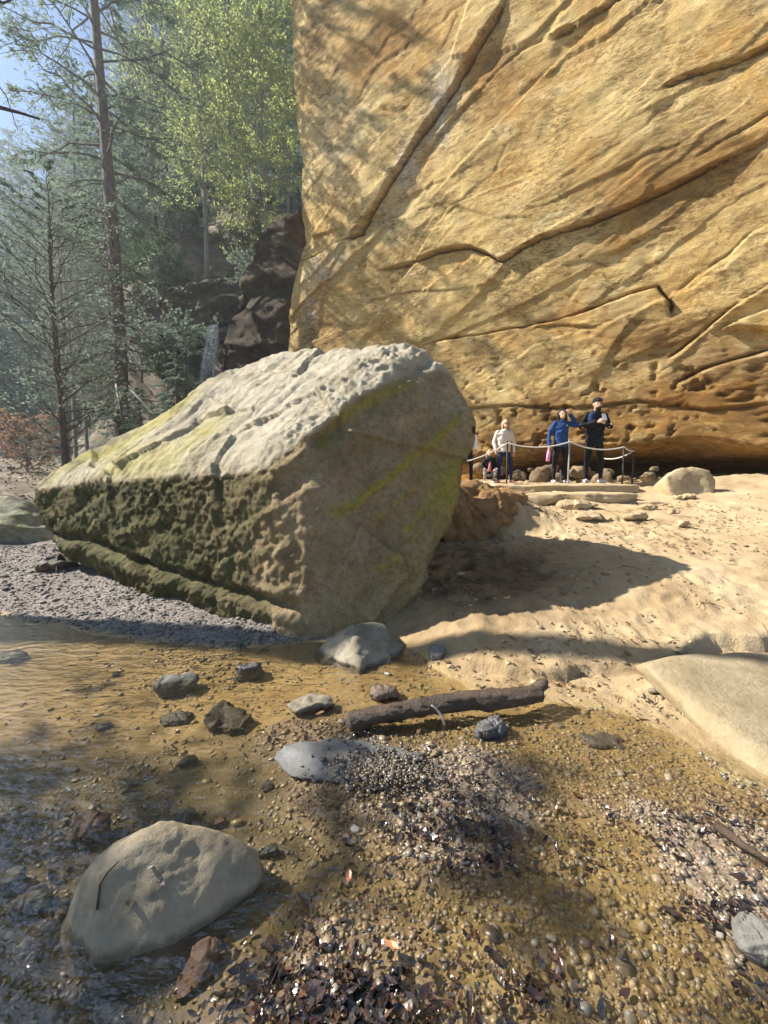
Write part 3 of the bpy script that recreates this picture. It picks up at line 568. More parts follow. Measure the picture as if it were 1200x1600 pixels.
stone('stone', 488, 1113, .36, .22, .12, M_pale, 'pale angular stone heaped with gravel at the log end', 25, .15, .5)
stone('stone', 600, 1092, .21, .15, .12, M_brown, 'dark brown block resting behind the log', 26, .25, .8)
stone('stone', 766, 1150, .25, .17, .16, M_dark, 'slaty dark grey wedge standing in shallow water below the log', 27, .5, .7, strata=.008, sdir=(1, .3, .2), sfreq=40)
hero('boulder', [at(490, 1022, 3.72), at(527, 984, 3.78), at(570, 967, 3.85), at(602, 977, 3.85), at(632, 1008, 3.85), at(634, 1046, 3.55), at(555, 1064, 3.30), at(512, 1050, 3.5), at(555, 1000, 3.5), (-.3, 4.15, 0), (.2, 4.1, .0), (-.5, 3.95, .0), at(560, 1045, 3.32), at(600, 1055, 3.42)], .014, M_pale,
     'knee-high pale pitted boulder at the foot of the huge boulder', 'boulder', smooth=2, amp=.022, freq=5, seed=6, fac=(14, .010, .07))
stone('stone', 16, 1033, .30, .22, .09, M_dark, 'flat grey stone in the stream by the far bank', 28, .2, .5)
stone('stone', 182, 1057, .08, .06, .06, M_dark, 'fist-sized dark stone alone in the sandy shallows', 29, .2, .5)
stone('stone', 163, 1138, .13, .08, .04, M_dark, 'thin dark flake of stone just breaking the water', 30, .3, .5)
stone('stone', 684, 1026, .17, .14, .13, M_grey, 'grey stone wedged under the sandy ledge', 31, .1, .6)
stone('stone', 374, 1010, .09, .08, .06, M_dark, 'small dark stone on the gravel bank edge', 32, .3, .6)
stone('stone', 940, 1158, .30, .20, .05, M_slate, 'pale submerged stone under the clear shallows', 33, .1, .3, sink=.55)
stone('stone', 1190, 1490, .16, .15, .13, M_grey, 'round grey stone cut by the picture edge on the gravel', 34, .1, .2)
stone('stone', 205, 1222, .14, .05, .03, M_pale, 'thin pale splinter of stone in the riffle', 35, -.5, .7)
stone('stone', 770, 1105, .06, .05, .035, M_pale, 'white chip of stone near the log tip', 36, .5, .5)
# right-hand slab and sand rocks
hero('boulder', [at(1007, 1040, 2.95), at(1018, 1030, 3.0), at(1052, 1020, 3.15), at(1140, 1018, 3.3), at(1260, 1014, 3.4), at(1420, 1030, 3.3), at(1080, 1112, 2.62), at(1140, 1175, 2.28), at(1192, 1214, 2.10), at(1300, 1250, 1.9), at(1480, 1200, 2.1), atz(1010, 1068, .02), atz(1080, 1130, .0), atz(1135, 1188, -.03), atz(1195, 1228, -.05), atz(1300, 1270, -.05),
                 at(1150, 1085, 2.75), at(1250, 1130, 2.5), (3.6, 3.5, .1), (1.9, 3.3, .05)], .022, M_greensand, 'broad smooth greenish sandstone slab sloping into the water beside the sand', 'boulder', smooth=6, amp=.012, freq=2.5, seed=7, strata=.008, sdir=(-.3, .2, .9), sfreq=9)
hero('boulder', [at(1042, 772, 8.1), at(1040, 745, 8.1), at(1055, 733, 8.2), at(1082, 729, 8.25), at(1108, 735, 8.2), at(1119, 752, 8.2), at(1112, 778, 8.0), at(1050, 780, 8.0), (5.3, 8.7, 1.2), (6.0, 8.6, 1.2), (5.6, 8.7, 1.55)], .025, M_tan,
     'upright rounded sandstone boulder alone on the sand near the cliff', 'boulder', smooth=4, amp=.03, freq=2.5, seed=8)
def slab(px0, px1, py, Y, depth, th, label, seed, tilt=0.0, m=M_tan, name='rock_slab', cat='slab'):
    a, b = at(px0, py, Y), at(px1, py + tilt, Y); r = np.random.default_rng(seed); pts = []
    for p, s_ in ((a, -1), (b, 1)):
        for dz in (0, -th):
            for dy in (0, depth): pts.append(p + np.array([s_ * -.08 * r.random() * (dz < 0), dy + r.random() * .12, dz]))
    for t in (.25, .5, .75):
        for dz in (0, -th): pts.append(a * (1 - t) + b * t + np.array([0, -.10 * r.random() - .03, dz + r.random() * .02])); pts.append(a * (1 - t) + b * t + np.array([0, depth + .1, dz]))
    return hero(name, pts, .022, m, label, cat, smooth=2, amp=.018, freq=3, seed=seed, strata=.01, sfreq=25)
slab(775, 1003, 758, 8.35, 1.3, .27, 'long flat sandstone step under the feet of the visitors', 41)
slab(880, 1000, 770, 7.7, .55, .16, 'thin pale sandstone slab below the long step', 42, 3)
slab(820, 884, 777, 7.5, .6, .18, 'short tilted sandstone slab next to the orange earth bank', 43, -6)
slab(990, 1085, 783, 7.6, .5, .10, 'low brown slab between the steps and the upright boulder', 44, 6)
for px, py, w, d, h, sd_, lb in [(925, 812, .62, .30, .20, 51, 'shaded-front sandstone block on the sand below the steps'), (990, 812, .46, .28, .20, 52, 'peaked sandstone block beside another on the sand below the steps'),
                                 (1066, 822, .20, .18, .13, 53, 'small squared sandstone lump alone on the bright sand'), (1048, 802, .16, .14, .12, 54, 'little brown stone under the low brown slab'),
                                 (905, 794, .70, .35, .16, 55, 'rounded sandy mound of rock under the thin slab'), (1010, 796, .35, .3, .14, 56, 'tan rubble stone under the end of the thin slab'),
                                 (1076, 778, .22, .2, .10, 57, 'small stone propped at the foot of the upright boulder'), (1058, 780, .16, .16, .09, 58, 'smaller stone at the foot of the upright boulder'), (865, 772, .25, .2, .12, 59, 'tan stone poking out between slabs'), (1022, 1085, .1, .08, .05, 60, 'white stone chip on gravel by the greenish slab')]:
    stone('stone', px, py, w, d, h, M_tan if sd_ != 60 else M_pale, lb, sd_, .2, .6, .3)
hero('earth_bank', [at(690, 768, 6.3), at(735, 757, 6.5), at(800, 768, 6.5), at(822, 775, 6.6), at(824, 800, 6.4), at(790, 815, 6.15), at(735, 828, 6.0), at(690, 840, 5.9), (.7, 7.3, 1.33), (2.1, 7.3, 1.3), (.7, 7.3, .5), (2.1, 7.3, .5), (2.15, 6.4, .5), (.9, 6.0, .45), at(700, 790, 6.0)], .022, M_bank,
     'orange-brown crumbling earth bank behind the huge boulder', 'bank', smooth=5, amp=.05, freq=6, seed=9, fac=(40, .025, .06))
# stacked stones behind the visitors
bs = []
r_ = np.random.default_rng(77)
for k in range(30):
    px = 738 + k * 9.9 + r_.uniform(-9, 9); row = r_.random() < .38; Y = 12.85 / (1 + .65 * (px - 600) / FOC) + .25 * row; w = .18 + .36 * r_.random() ** 2
    p = at(px, 752, Y); p[2] = 1.38 + row * .20 + r_.uniform(-.07, .05); Y += r_.uniform(-.15, .25); p[1] = Y; q = gen_pts(w, w * .8, w * r_.uniform(.4, .85), 300 + k, .2) + p + np.array([0, 0, w * .15])
    me, og = rock_mesh('rubble_stone', q, w / 18, 1, w * .06, freq=2 / w, seed=k); add('rubble_stone', me, M_rub, loc=og, label='tan stone in the rubble row along the cliff foot behind the visitors', cat='stone', group='rubble stones behind the visitors')
# left: mossy boulder, buttress, bluff
hero('boulder', [at(-140, 830, 7.6), at(-60, 775, 8.2), at(0, 779, 8.4), at(40, 785, 8.4), at(82, 822, 8.0), at(80, 846, 7.7), at(0, 815, 7.3), at(-120, 855, 7.2), at(82, 856, 7.6), at(0, 852, 7.5), at(-100, 780, 9.2), at(60, 800, 9.2), (-8.6, 9.3, .3), (-5.4, 9, .3)], .04, M_mossy,
     'low mossy boulder with a dark undercut beyond the gravel bank', 'boulder', smooth=3, amp=.08, freq=1.6, seed=10, strata=.03, sfreq=6)
hero('rock_buttress', [at(335, 590, 16.2), at(345, 540, 16.4), at(372, 468, 16.6), at(392, 400, 16.8), at(410, 370, 17.0), at(440, 335, 17.1), at(465, 320, 17.4), at(475, 400, 16.3), at(470, 560, 16.0), at(420, 560, 15.9), at(400, 470, 16.3), (-6.4, 16.2, 1), (-2.6, 15.9, 1), (-2.2, 20, 1), (-6, 20, 1), (-3, 20, 10.5), (-2, 18.5, 11.0)], .07, M_butt,
     'dark brown stained rock buttress in the cleft beside the cliff', 'rock', smooth=1, amp=.06, freq=1.1, seed=11, strata=.20, sfreq=1.5, fac=(60, .04, .05))
# bluff with ledges behind the tall pine
u = np.linspace(-18, -3.0, 170); zq = np.linspace(0.6, 11.0, 150); U, Z = np.meshgrid(u, zq); U, Z = U.ravel(), Z.ravel()
yb = np.interp(U, [-18, -13, -8.5, -5.5, -3], [26, 21, 19.4, 18.8, 18.2]) + (Z - 1) * .18
st_ = fbm(np.stack([Z * 1.1, U * .18, U * 0], 1), 4, 400); dd = st_ * .75 + fbm(np.stack([U * .8, Z * .8, U * 0], 1), 4, 410) * .45
Vb = np.stack([U, yb - dd, Z], 1); ii = (np.arange(149)[:, None] * 170 + np.arange(169)[None]).ravel()
add('rock_bluff', np_mesh('rock_bluff', Vb, np.stack([ii, ii + 1, ii + 171, ii + 170], 1)), M_bluff, label='dark ledgy rock bluff under the hillside trees', cat='bluff')
# waterfall
tq = np.linspace(0, 1, 50); wq = np.linspace(-1, 1, 40); WQ, TQ = np.meshgrid(wq, tq); WQ, TQ = WQ.ravel(), TQ.ravel()
wv_ = np.stack([WQ * (.14 + .20 * TQ ** .8) + .05 * np.sin(TQ * 6), -.10 - .75 * TQ ** .7 + fbm(np.stack([WQ * 5, TQ * 1.2, WQ * 0], 1), 3, 88) * .14, .3 - 2.4 * TQ ** 1.2], 1); ii = (np.arange(49)[:, None] * 40 + np.arange(39)[None]).ravel()
n = NT('falling_water'); w_ = n.noise(5, 6, .75, n.mapv((5, 5, .45))); n.fin(n.ramp(w_, [(0.3, (.42, .50, .62)), (0.6, (.80, .84, .90))]), .3, n.bump(w_, .8, .06), .5); tr = n.n('ShaderNodeBsdfTransparent'); ms = n.n('ShaderNodeMixShader'); n.l(n.ramp(w_, [(0.34, 0.0), (0.70, 0.6)]), ms.inputs[0]); n.l(tr.outputs[0], ms.inputs[1]); n.l(n.b.outputs[0], ms.inputs[2]); n.l(ms.outputs[0], n.out.inputs['Surface'])
wfp = at(338, 522, 17.0); add('waterfall', np_mesh('waterfall', wv_, np.stack([ii, ii + 1, ii + 41, ii + 40], 1)), n.m, loc=wfp, label='thin white waterfall dropping beside the dark rock buttress', cat='waterfall')

# ---------------------------------------------------------------- visitors and rope fence
M_skin = plain('skin', (.55, .33, .23), .55, .05); M_hair = plain('dark_hair', (.02, .015, .012), .5, .3, 60); M_blond = plain('blond_hair', (.42, .30, .17), .5, .25, 60)
M_black = plain('black_cloth', (.012, .012, .014), .85); M_blue = plain('blue_fleece', (.02, .055, .17), .9); M_navy = plain('navy_cloth', (.018, .028, .075), .85); M_beige = plain('beige_fleece', (.66, .58, .50), .95, .12, 60, .3)
M_white = plain('white_cloth', (.78, .77, .76), .8); M_shoe = plain('pale_shoe', (.62, .62, .64), .6); M_pink = plain('pink_plastic', (.75, .30, .55), .35); M_grey_c = plain('grey_cloth', (.30, .31, .33), .9); M_jean = plain('light_blue_cloth', (.22, .34, .45), .9); M_rose = plain('rose_cloth', (.62, .22, .24), .9)
M_gold = plain('lens_black', (.01, .01, .012), .15, spec=.6)
def folds(me, amp, seed):
    V = np.empty(len(me.vertices) * 3, np.float32); me.vertices.foreach_get('co', V); V = V.reshape(-1, 3).astype(float); F = np.array([p.vertices[:] for p in me.polygons]); N = vnormals(V, F)
    d = fbm(np.stack([V[:, 0] * 9 + V[:, 2] * 5, V[:, 1] * 9, V[:, 2] * 17 - V[:, 0] * 6], 1), 3, seed) * amp; me.vertices.foreach_set('co', (V + N * d[:, None]).astype(np.float32).ravel()); me.update(); return me
def person(loc, h, label, arms, jacket, trousers, hair, shoes=None, rz=0.0, lean=0.0, head_tilt=0.0, hairlen=0, vox=.010, step=0.0, top2=None, cap=None, beard=False, glasses=None, logo=False, wide=1.0, dz=0.0):
    """arms: for each side (-1 picture side first) the elbow and wrist in 1.75 m units; clothing are children of the one body mesh"""
    k = h / 1.75; z = lambda *p: tuple(np.array(p) * k)
    hx, hy, hz = .02 * head_tilt * 5, -.03 - lean, 1.625
    sk = MB(); sk.ell(z(hx, hy, hz), z(.076, .096, .118)); sk.ell(z(hx, hy - .035, hz - .065), z(.055, .06, .06)); sk.chain([z(hx * .3, -lean * .7, 1.42), z(hx * .8, hy + .015, 1.54)], [.056 * k, .05 * k])
    sk.ell(z(hx, hy - .098, hz - .012), z(.014, .02, .026)); sk.ell(z(hx - .078, hy, hz - .01), z(.014, .024, .034)); sk.ell(z(hx + .078, hy, hz - .01), z(.014, .024, .034)); sk.ell(z(hx, hy - .09, hz - .062), z(.026, .014, .011))
    sk.loft([(0, -lean * .2, .90 * k, .13 * k, .09 * k), (0, -lean * .5, 1.1 * k, .12 * k, .085 * k), (0, -lean * .8, 1.40 * k, .15 * k, .09 * k), (0, -lean * .9, 1.46 * k, .06 * k, .05 * k)])
    jk = MB(); w_ = wide
    jk.loft([(0, -lean * .1, .86 * k, .165 * w_ * k, .125 * k), (0, -lean * .25, 1.0 * k, .16 * w_ * k, .12 * k), (0, -lean * .6, 1.2 * k, .168 * w_ * k, .125 * k), (0, -lean * .8, 1.36 * k, .185 * w_ * k, .12 * k), (0, -lean * .9, 1.45 * k, .12 * k, .095 * k), (0, -lean * .9, 1.50 * k, .068 * k, .066 * k)])
    for sgn, (el, wr, curl) in zip((-1, 1), arms):
        sh = np.array([sgn * .158 * w_, -lean * .85, 1.40]); el, wr = np.array(el), np.array(wr); jk.chain([sh * k, (sh * .45 + el * .55 + [0, .01, 0]) * k, el * k, (el * .45 + wr * .55) * k, (el * .08 + wr * .92) * k], np.array([.066, .060, .054, .048, .044]) * k)
        f = nrmz(wr - el); sk.chain([el * k, wr * k], [.036 * k, .027 * k]); pal = wr + f * .045; side = nrmz(np.cross(f, np.array([0, 1.0, 0]) if abs(f[1]) < .8 else np.array([0, 0, 1.0]))); nrm = np.cross(side, f)
        sk.chain([(wr + f * .015) * k, (pal + f * .02) * k], [.028 * k, .030 * k])
        for q, (o, L) in enumerate(((-.027, .062), (-.009, .072), (.009, .068), (.026, .052))):
            b0 = pal + side * o + f * .03; b1 = b0 + f * L * .5 + nrm * curl * .4 * L; b2 = b1 + f * L * .35 * (1 - curl) + nrm * curl * .6 * L; sk.chain([b0 * k, b1 * k, b2 * k], [.010 * k, .009 * k, .008 * k], 6)
        sk.chain([(wr + f * .02 + side * .025 * -sgn) * k, (wr + f * .05 + side * .05 * -sgn) * k, (wr + f * .08 + side * .05 * -sgn + nrm * .015) * k], [.011 * k, .010 * k, .009 * k], 6)
    tr = MB(); tr.loft([(0, .03 * (dz > 0), (.78 - dz) * k, .15 * k, .11 * k), (0, 0, (.90 - dz) * k, .165 * k, .122 * k), (0, 0, (.98 - dz) * k, .15 * k, .11 * k)]); so = []
    for sgn in (-1, 1):
        sx = sgn * (.10 + .05 * wide * (step >= 0)) + step * .3; fy = -sgn * step * .4
        if dz: sx = sgn * .17; fy = -.05
        hp, kn, an = np.array([sgn * .085, 0, .88]), np.array([sx * .95, fy * .6 - .02, .48]), np.array([sx, fy, .09])
        if dz: hp = np.array([sgn * .10, .05, .88 - dz]); kn = np.array([sgn * .21, -.32, .50]); an = np.array([sgn * .15, -.06, .09])
        tr.chain([hp * k, (hp * .5 + kn * .5) * k, kn * k, (kn * .6 + an * .4) * k, an * k], np.array([.090, .076, .056, .055, .040]) * k); sk.chain([(hp + [0, 0, dz]) * k, (kn + [0, 0, dz]) * k, (an + [0, 0, dz]) * k], [.06 * k, .045 * k, .032 * k])
        sm = MB(); sm.chain([(an + [0, .03, -.045]) * k, (an + [sgn * .01, -.07, -.05]) * k, (an + [sgn * .02, -.15, -.055]) * k], np.array([.042, .042, .036]) * k); so.append(sm); sk.chain([(an + [0, 0, dz]) * k, (an + [0, -.08, -.05 + dz]) * k], [.03 * k, .025 * k], 6)
    for mb_ in (sk, jk):
        for arr in mb_.V: arr[:, 2] -= dz * k
    dn = (0, 0, -dz * k)
    e = add('person', sk.skin('body', vox * .8, 2), M_skin, loc=loc, rot=(0, 0, rz), label=label, cat='person')
    add('jacket', folds(jk.skin('jacket', vox, 3), .016 * k, len(label)), jacket, e); add('trousers', folds(tr.skin('trousers', vox, 2), .009 * k, len(label) + 7), trousers, e)
    for sm in so: add('shoe', sm.skin('shoe', vox, 1), shoes or M_shoe, e)
    hr = MB(); hr.ell(z(hx, hy + .018, hz + .022), z(.088, .098, .112))
    if hairlen:
        for sg in (-1, 1): hr.chain([z(hx + sg * .07, hy + .03, hz + .03), z(hx + sg * .088, hy + .0, hz - .08), z(hx + sg * .09, hy - .02, hz - hairlen)], np.array([.04, .038, .024]) * k)
        hr.chain([z(hx, hy + .06, hz), z(hx, hy + .085, hz - .12), z(hx, hy + .08, hz - hairlen)], np.array([.075, .08, .05]) * k)
    V, F = hr.arrays(); V, F = remesh(V, F, vox * .8); V = relax(V, F, 2); V = V + vnormals(V, F) * (fbm(V * 60 * np.array([1, 1, .3]), 2, 3) * .006)[:, None]
    fc = np.array(z(hx, hy - .10, hz - .02)); V = V + np.array([0, 1, 0]) * (np.maximum(0, .075 * k - np.linalg.norm((V - fc) * [1, .8, .75], axis=1)) * 1.6)[:, None]; add('hair', np_mesh('hair', V, F), hair, e, loc=dn)
    for sg in (-1, 1):
        ey = MB(); ey.ell(z(hx + sg * .031, hy - .085, hz + .008), z(.014, .012, .009), 8, 6); add('eye', ey.mesh('eye'), M_gold, e, loc=dn)
    if cap:
        c_ = MB(); c_.ell(z(hx, hy + .005, hz + .068), z(.092, .108, .07)); c_.ell(z(hx, hy - .10, hz + .058), z(.07, .075, .012)); add('cap', c_.skin('cap', vox * .7, 2), cap, e, loc=dn)
    if beard:
        b_ = MB(); b_.ell(z(hx, hy - .055, hz - .092), z(.062, .056, .052)); add('beard', b_.skin('beard', vox * .7, 2), M_hair, e, loc=dn)
    if glasses is not None:
        g_ = MB(); g_.ell(z(hx - .034, hy - .092 + (.03 if glasses > .05 else 0), hz + .005 + glasses), z(.031, .012, .022), 10, 7); g_.ell(z(hx + .034, hy - .092 + (.03 if glasses > .05 else 0), hz + .005 + glasses), z(.031, .012, .022), 10, 7); g_.tube([z(hx - .08, hy - .03, hz + .01 + glasses), z(hx, hy - .10, hz + .01 + glasses), z(hx + .08, hy - .03, hz + .01 + glasses)], .005 * k, 6); add('sunglasses', g_.mesh('sunglasses'), M_gold, e, loc=dn)
    if logo:
        l_ = MB()
        for q in range(3):   # small white quarter-dome mark on the chest
            th = np.linspace(0, math.pi / 2, 6); rr = (.012 + .009 * q); l_.tube(np.stack([.095 - rr * np.cos(th), np.full(6, -lean * .75 - .137), 1.335 + rr * np.sin(th)], 1) * k, .003 * k, 5)
        add('chest_logo', l_.mesh('chest_logo'), M_white, e, loc=dn)
    if top2: add(top2[0], top2[1](k), top2[2], e, loc=dn)
    return e
PZ = 1.335
def foot(px, Y): q = at(px, 755, Y); return np.array([q[0], Y, CAMZ - (755 - HOR) / FOC * Y * 1.0])
f1 = foot(926, 9.1); man = person(f1, 1.74, 'man in black cap and dark jacket looking down at his phone', [((-.30, -.03, 1.16), (-.07, -.27, 1.24), .5), ((.30, -.03, 1.16), (.06, -.27, 1.22), .5)], M_black, M_black, M_hair, head_tilt=.0, lean=.03, cap=M_black, beard=True, logo=True, wide=1.12, vox=.010,
    top2=('blue_shoulder_panel', lambda k: MB().loft([(-.105, -.028, 1.15 * k, .092 * k, .118 * k), (-.105, -.028, 1.30 * k, .10 * k, .118 * k), (-.10, -.03, 1.40 * k, .10 * k, .110 * k), (-.08, -.03, 1.455 * k, .06 * k, .09 * k)]).skin('blue_shoulder_panel', .011, 2), M_navy))
sl = MB(); sl.tube([np.array([.215, -.205, 1.205]), np.array([.285, -.10, 1.19])], .008, 6); add('sleeve_lettering', sl.mesh('sleeve_lettering'), M_white, man)
ph = MB(); ph.box((0, 0, 0), (.075, .012, .150)); add('phone', ph.mesh('phone', False), M_grey_c, loc=f1 + np.array([.0, -.375, 1.315]), rot=(-.5, 0, 0), label='light grey phone held up in both hands of the capped man', cat='phone')
f2 = foot(874, 9.05); wb = person(f2, 1.52, 'woman in bright blue jacket with one hand raised to her head', [((-.27, .02, 1.14), (-.29, -.05, .90), .5), ((.36, -.02, 1.36), (.17, -.04, 1.62), .4)], M_blue, M_black, M_hair, hairlen=.20, glasses=.085, logo=True, vox=.010)
bo = MB(); bo.loft([(0, 0, -.17, .030, .030), (0, 0, -.165, .036, .036), (0, 0, .02, .036, .036), (0, 0, .05, .022, .022), (0, 0, .09, .020, .020)], 14); bt = add('water_bottle', None, loc=f2 + np.array([-.265, -.06, .62]), rot=(0, .08, 0), label='pink water bottle hanging from the hand of the woman in blue', cat='bottle'); add('flask', bo.mesh('flask'), M_pink, bt)
ca_ = MB(); ca_.loft([(0, 0, .085, .024, .024), (0, 0, .115, .024, .024)], 14); add('lid', ca_.mesh('lid'), M_grey_c, bt)
f3 = foot(786, 10.2); person(f3, 1.47, 'woman in cream fleece and dark leggings standing behind the rope', [((-.27, .02, 1.14), (-.25, -.10, .90), .4), ((.28, .02, 1.12), (.27, -.04, .86), .4)], M_beige, M_navy, M_blond, hairlen=.24, glasses=.0, head_tilt=.25, lean=.04, step=.15, wide=1.12, shoes=M_rose)
f4 = foot(763, 10.3); person(f4, 1.12, 'small child in dark jacket crouching next to the woman in cream', [((-.25, -.10, 1.14), (-.16, -.30, 1.02), .4), ((.25, -.10, 1.14), (.16, -.30, 1.02), .4)], M_black, M_grey_c, M_blond, dz=.52, hairlen=.30, lean=.08, wide=1.15, vox=.008,
    top2=('pink_shirt', lambda k: MB().loft([(0, -.075, .95 * k, .07 * k, .085 * k), (0, -.09, 1.2 * k, .06 * k, .085 * k), (0, -.10, 1.33 * k, .04 * k, .07 * k)]).skin('pink_shirt', .008, 2), M_rose))
f5 = foot(727, 9.6); person(f5, 1.45, 'person in white top and black trousers mostly hidden behind the huge boulder', [((-.27, .02, 1.14), (-.27, -.05, .90), .4), ((.25, .02, 1.14), (.25, -.08, .90), .4)], M_white, M_black, M_hair, hairlen=.2)
for px, jk_, tr_, lb in [(4, M_rose, M_jean, 'far visitor in a red top and pale jeans on the path'), (17, M_black, M_rose, 'far visitor in a black jacket walking on the path')]:
    q = at(px, 784, 27.0); person((q[0], 27.0, gz(q[0], 27.0)), 1.7, lb, [((-.27, .02, 1.14), (-.27, -.05, .90), .4), ((.27, .02, 1.14), (.27, -.05, .90), .4)], jk_, tr_, M_hair, vox=.022, rz=.3)
M_post = plain('grey_steel_post', (.30, .29, .28), .5, .2, 30, 0, .5); M_post2 = plain('dark_steel_post', (.05, .045, .04), .6); M_rope = plain('pale_rope', (.55, .52, .46), .9, .2, 80, .5)
tops = []
for px, py, Y, m_, lb in [(793, 690, 9.15, M_post2, 'rusty steel rope post next to the woman in cream'), (890, 688, 8.85, M_post, 'bright steel rope post between the woman in blue and the man'), (975, 696, 8.75, M_post2, 'dark steel rope post, first of the close pair at the fence corner'), (990, 702, 8.9, M_post2, 'dark steel rope post at the fence corner nearest the upright boulder'), (876, 735, 9.9, M_post, 'thin steel rope post standing behind the man')]:
    tp = at(px, py, Y); z0 = min(gz(tp[0], Y), PZ) - .15; e = add('rope_post', None, loc=(tp[0], Y, z0), label=lb, cat='post'); mb = MB(); mb.tube([(0, 0, 0), (0, 0, (tp[2] - z0) * .5), (0, 0, tp[2] - z0)], .017, 10); add('shaft', mb.mesh('shaft'), m_, e)
    cp_ = MB(); cp_.ell((0, 0, tp[2] - z0), (.024, .024, .02), 10, 6); add('cap', cp_.mesh('cap'), m_, e); rg = MB(); th = np.linspace(0, 2 * math.pi, 13); rg.tube(np.stack([.026 * np.cos(th), .026 * np.sin(th), np.full(13, tp[2] - z0 - .03)], 1), .006, 5); add('ring', rg.mesh('ring'), m_, e); tops.append(tp)
rs = [at(700, 722, 9.6)] + tops[:4] + [at(935, 712, 10.2)]; pts = []
for a, b in zip(rs[:-1], rs[1:]):
    t = np.linspace(0, 1, 12, endpoint=False)[:, None]; pts.append(a * (1 - t) + b * t - np.array([0, 0, 1]) * (t * (1 - t) * 4 * .10 * min(1, np.linalg.norm(b - a))) - [0, .02, .03])
pts = np.vstack(pts + [rs[-1][None]]); mb = MB(); mb.tube(pts - pts[0], .013, 8); add('rope', mb.mesh('rope'), M_rope, loc=pts[0], label='pale rope slung between the steel posts in front of the visitors', cat='rope')

# ---------------------------------------------------------------- trees
def leafmat(name, col, col2, trans=0.45):
    n = NT(name); n.t.nodes.remove(n.b); oi = n.n('ShaderNodeObjectInfo')
    c = n.mix(n.noise(1.7, 4), col, col2); c = n.mix(n.math('MULTIPLY', oi.outputs['Random'], .5), c, col2)
    d = n.n('ShaderNodeBsdfDiffuse'); t = n.n('ShaderNodeBsdfTranslucent'); m = n.n('ShaderNodeMixShader'); m.inputs[0].default_value = trans
    n.l(c, d.inputs[0]); n.l(c, t.inputs[0]); n.l(d.outputs[0], m.inputs[1]); n.l(t.outputs[0], m.inputs[2]); n.l(m.outputs[0], n.out.inputs['Surface']); return n.m
M_bark = rockmat('tree_bark', [(.06, .045, .033), (.12, .092, .07), (.20, .16, .13)], 7, bump=1.0, bdist=.03)
M_bark2 = rockmat('grey_bark', [(.12, .11, .10), (.21, .20, .18), (.33, .31, .28)], 6, bump=.7, bdist=.02)
M_hem = leafmat('hemlock_needles', (.11, .165, .095), (.20, .26, .17)); M_hem2 = leafmat('pale_needles', (.17, .225, .165), (.27, .32, .26))
M_yel = leafmat('yellow_green_leaves', (.31, .37, .11), (.42, .47, .20), .6); M_lime = leafmat('pale_green_leaves', (.20, .27, .11), (.30, .37, .19), .58); M_orange = leafmat('dry_beech_leaves', (.24, .14, .085), (.32, .22, .15), .5)
M_shrub = leafmat('evergreen_shrub_leaves', (.07, .11, .05), (.13, .17, .09), .35)

